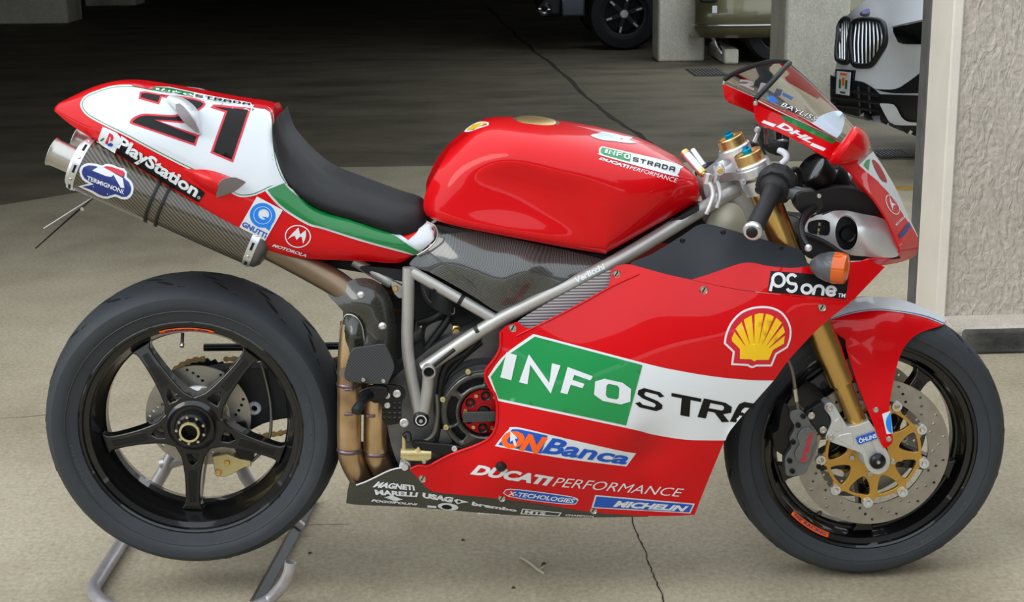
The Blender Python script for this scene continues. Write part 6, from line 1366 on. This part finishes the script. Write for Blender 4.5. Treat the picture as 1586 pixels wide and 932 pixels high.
# rest of the body: sections along its length
def hull(name, secs, m, parent):
    vs = []; fs = []; n = len(secs[0][1])
    for x, sec in secs: vs += [Vector((x, y, z)) for y, z in sec]
    for i in range(len(secs)-1):
        for k in range(n): fs.append((i*n+k, i*n+(k+1) % n, (i+1)*n+(k+1) % n, (i+1)*n+k))
    fs += [tuple(reversed(range(n))), tuple(range((len(secs)-1)*n, len(secs)*n))]
    o = mesh(name, vs, fs, m, parent, bevel=.05, bseg=3)
    bm = bmesh.new(); bm.from_mesh(o.data); bmesh.ops.recalc_face_normals(bm, faces=bm.faces); bm.to_mesh(o.data); bm.free(); return o
def sec(w0, w1, z0, z1, cy): return [(cy-w0, z0), (cy-w1, z0+.25), (cy-w1*.98, z1-.12), (cy-w1*.80, z1), (cy+w1*.80, z1), (cy+w1*.98, z1-.12), (cy+w1, z0+.25), (cy+w0, z0)]
hull('body', [(3.05, sec(.72, .80, .24, .86, 5.22)), (3.5, sec(.78, .90, .22, .95, 5.2)), (4.2, sec(.8, .91, .22, 1.02, 5.2)), (6.3, sec(.8, .91, .24, 1.05, 5.2)), (7.1, sec(.74, .85, .3, 1.0, 5.2))], 'car_white', wc)
hull('cabin', [(4.1, sec(.5, .80, .9, 1.08, 5.2)), (4.8, sec(.5, .78, .9, 1.55, 5.2)), (6.4, sec(.5, .78, .9, 1.58, 5.2)), (7.0, sec(.5, .76, .9, 1.1, 5.2))], 'car_glass', wc)
for x, y in ((3.75, 4.36), (6.35, 4.36), (3.75, 6.04), (6.35, 6.04)): car_wheel(wc, (x, y, .34), .34, .22, (0, -1 if y < 5 else 1, 0))
# olive car beside the square pillar
oc = thing('olive_car', (4.0, 12.3, 0), 'olive green car with bright bumper strip beside the square pillar', 'car')
xa = at(1078, 30, 10.95).x
yf = 10.9
def osec(x, in_, up=0):
    pr = [(.34, .235), (.10, .25), (.02, .34), (0, .45), (.015, .53), (.05, .62), (.07, .80), (.10, .90), (.13, .93)]
    return [Vector((x, yf+in_+d*(1+in_), z+up)) for d, z in pr]
xs_ = [(0, .28), (.02, .21), (.06, .14), (.14, .06), (.30, .02), (.6, 0), (1.6, 0), (2.8, 0), (3.8, .02), (4.2, .1)]
rows_ = [osec(xa+a, b) for a, b in xs_]; vs = [p for r in rows_ for p in r]; n = len(rows_[0]); fs = [(i*n+k, (i+1)*n+k, (i+1)*n+k+1, i*n+k+1) for i in range(len(rows_)-1) for k in range(n-1)]
mesh('bumper', vs, fs, 'car_olive', oc, ang=60, solid=.02)
strip = [Vector((p.x, p.y-.006, p.z)) for p in (r[3].lerp(r[2], .72) for r in rows_)]
tube('bumper_strip', strip, .009, 'car_chrome', oc, seg=8, n=3)
hull('body', [(xa+.30, sec(.66, .70, .30, .80, yf+.90)), (xa+1.2, sec(.72, .80, .30, .95, yf+.92)), (xa+3.2, sec(.72, .80, .30, .98, yf+.92)), (xa+4.2, sec(.68, .74, .34, .86, yf+.92))], 'car_olive', oc)
hull('cabin', [(xa+1.1, sec(.4, .66, .85, 1.0, yf+.92)), (xa+1.7, sec(.4, .62, .85, 1.36, yf+.92)), (xa+3.0, sec(.4, .62, .85, 1.36, yf+.92)), (xa+3.7, sec(.4, .64, .85, .95, yf+.92))], 'car_glass', oc)
box('underbody', (xa+2.2, yf+.95, .25), (3.4, 1.2, .12), 'car_trim_black', oc)
for x in (xa+.80, xa+3.4):
    for y, d in ((yf+.30, -1), (yf+1.58, 1)): car_wheel(oc, (x, y, .30), .30, .2, (0, d, 0))
p = at(1107, 14.5, yf-.004); box('inspection_sticker', (p.x, yf+.004, p.z), (.045, .012, .065), 'plate_white', oc); 
p = at(1098, 2, yf); box('number_recess', (p.x, yf+.03, p.z+.03), (.16, .06, .09), 'car_trim_black', oc, bevel=.02)
tube('tie_rod', [at(1100, 50, yf+.35), at(1108, 64, yf+.35), at(1118, 84, yf+.3)], .022, 'car_chrome', oc, seg=10)
tag(box('wheel_stop', fl(1123, 94)+Vector((0, .1, .07)), (.14, .9, .14), 'pillar_concrete', bevel=.02), 'short concrete wheel stop under the olive car', 'wheel stop')
# dark truck
tk = thing('dark_truck', (3.0, 13.6, 0), 'dark blue pickup truck with black wheels behind the square pillar', 'truck')
hub = at(967, 22, 12.75); tr = hub.z
TY = .12
car_wheel(tk, (hub.x, 12.87, tr), tr, .28, (0, -1, 0), 'car_trim_black', 6, 'alloy_satin')
car_wheel(tk, (hub.x, 14.4, tr), tr, .28, (0, 1, 0), 'car_trim_black', 6, None); car_wheel(tk, (hub.x+3.6, 12.87, tr), tr, .28, (0, -1, 0), 'car_trim_black', 6, None)
fx = at(838, 10, 12.8).x
hull('body', [(fx+.08, sec(.82, .86, .62, 1.1, 13.62)), (fx+.5, sec(.84, .92, .6, 1.25, 13.62)), (hub.x-.55, sec(.8, .93, .5, 1.28, 13.62)), (hub.x-.46, sec(.3, .5, .62, 1.28, 13.62)), (hub.x+.46, sec(.3, .5, .62, 1.28, 13.62)), (hub.x+.55, sec(.8, .93, .45, 1.3, 13.62)), (hub.x+5, sec(.8, .93, .5, 1.3, 13.62))], 'car_dark_blue', tk)
hull('cabin', [(hub.x+.5, sec(.5, .84, 1.2, 1.35, 13.62)), (hub.x+1.2, sec(.5, .8, 1.2, 1.85, 13.62)), (hub.x+3.0, sec(.5, .8, 1.2, 1.85, 13.62)), (hub.x+3.2, sec(.5, .8, 1.2, 1.3, 13.62))], 'car_glass', tk)
bz0, bz1 = at(872, 27, 12.7).z, at(872, -18, 12.7).z
box('bumper', ((fx+at(872, 10, 12.7).x)/2, 13.6, (bz0+bz1)/2), (at(872, 10, 12.7).x-fx, 1.8, bz1-bz0), 'car_trim_black', tk, bevel=.05)
b0, b1 = at(870, 26, 12.66), at(906, 3, 12.66)
box('bumper_end', ((b0.x+b1.x)/2, 12.72, (b0.z+b1.z)/2+.05), (b1.x-b0.x, .10, b1.z-b0.z+.1), 'car_dark_blue', tk, bevel=.02)
lathe('tow_hook', [(.05, -.02), (.07, 0), (.05, .02), (.03, 0)], at(844, 14, 12.62), (.3, -1, 0), 'car_chrome', tk, 20, closed=True)
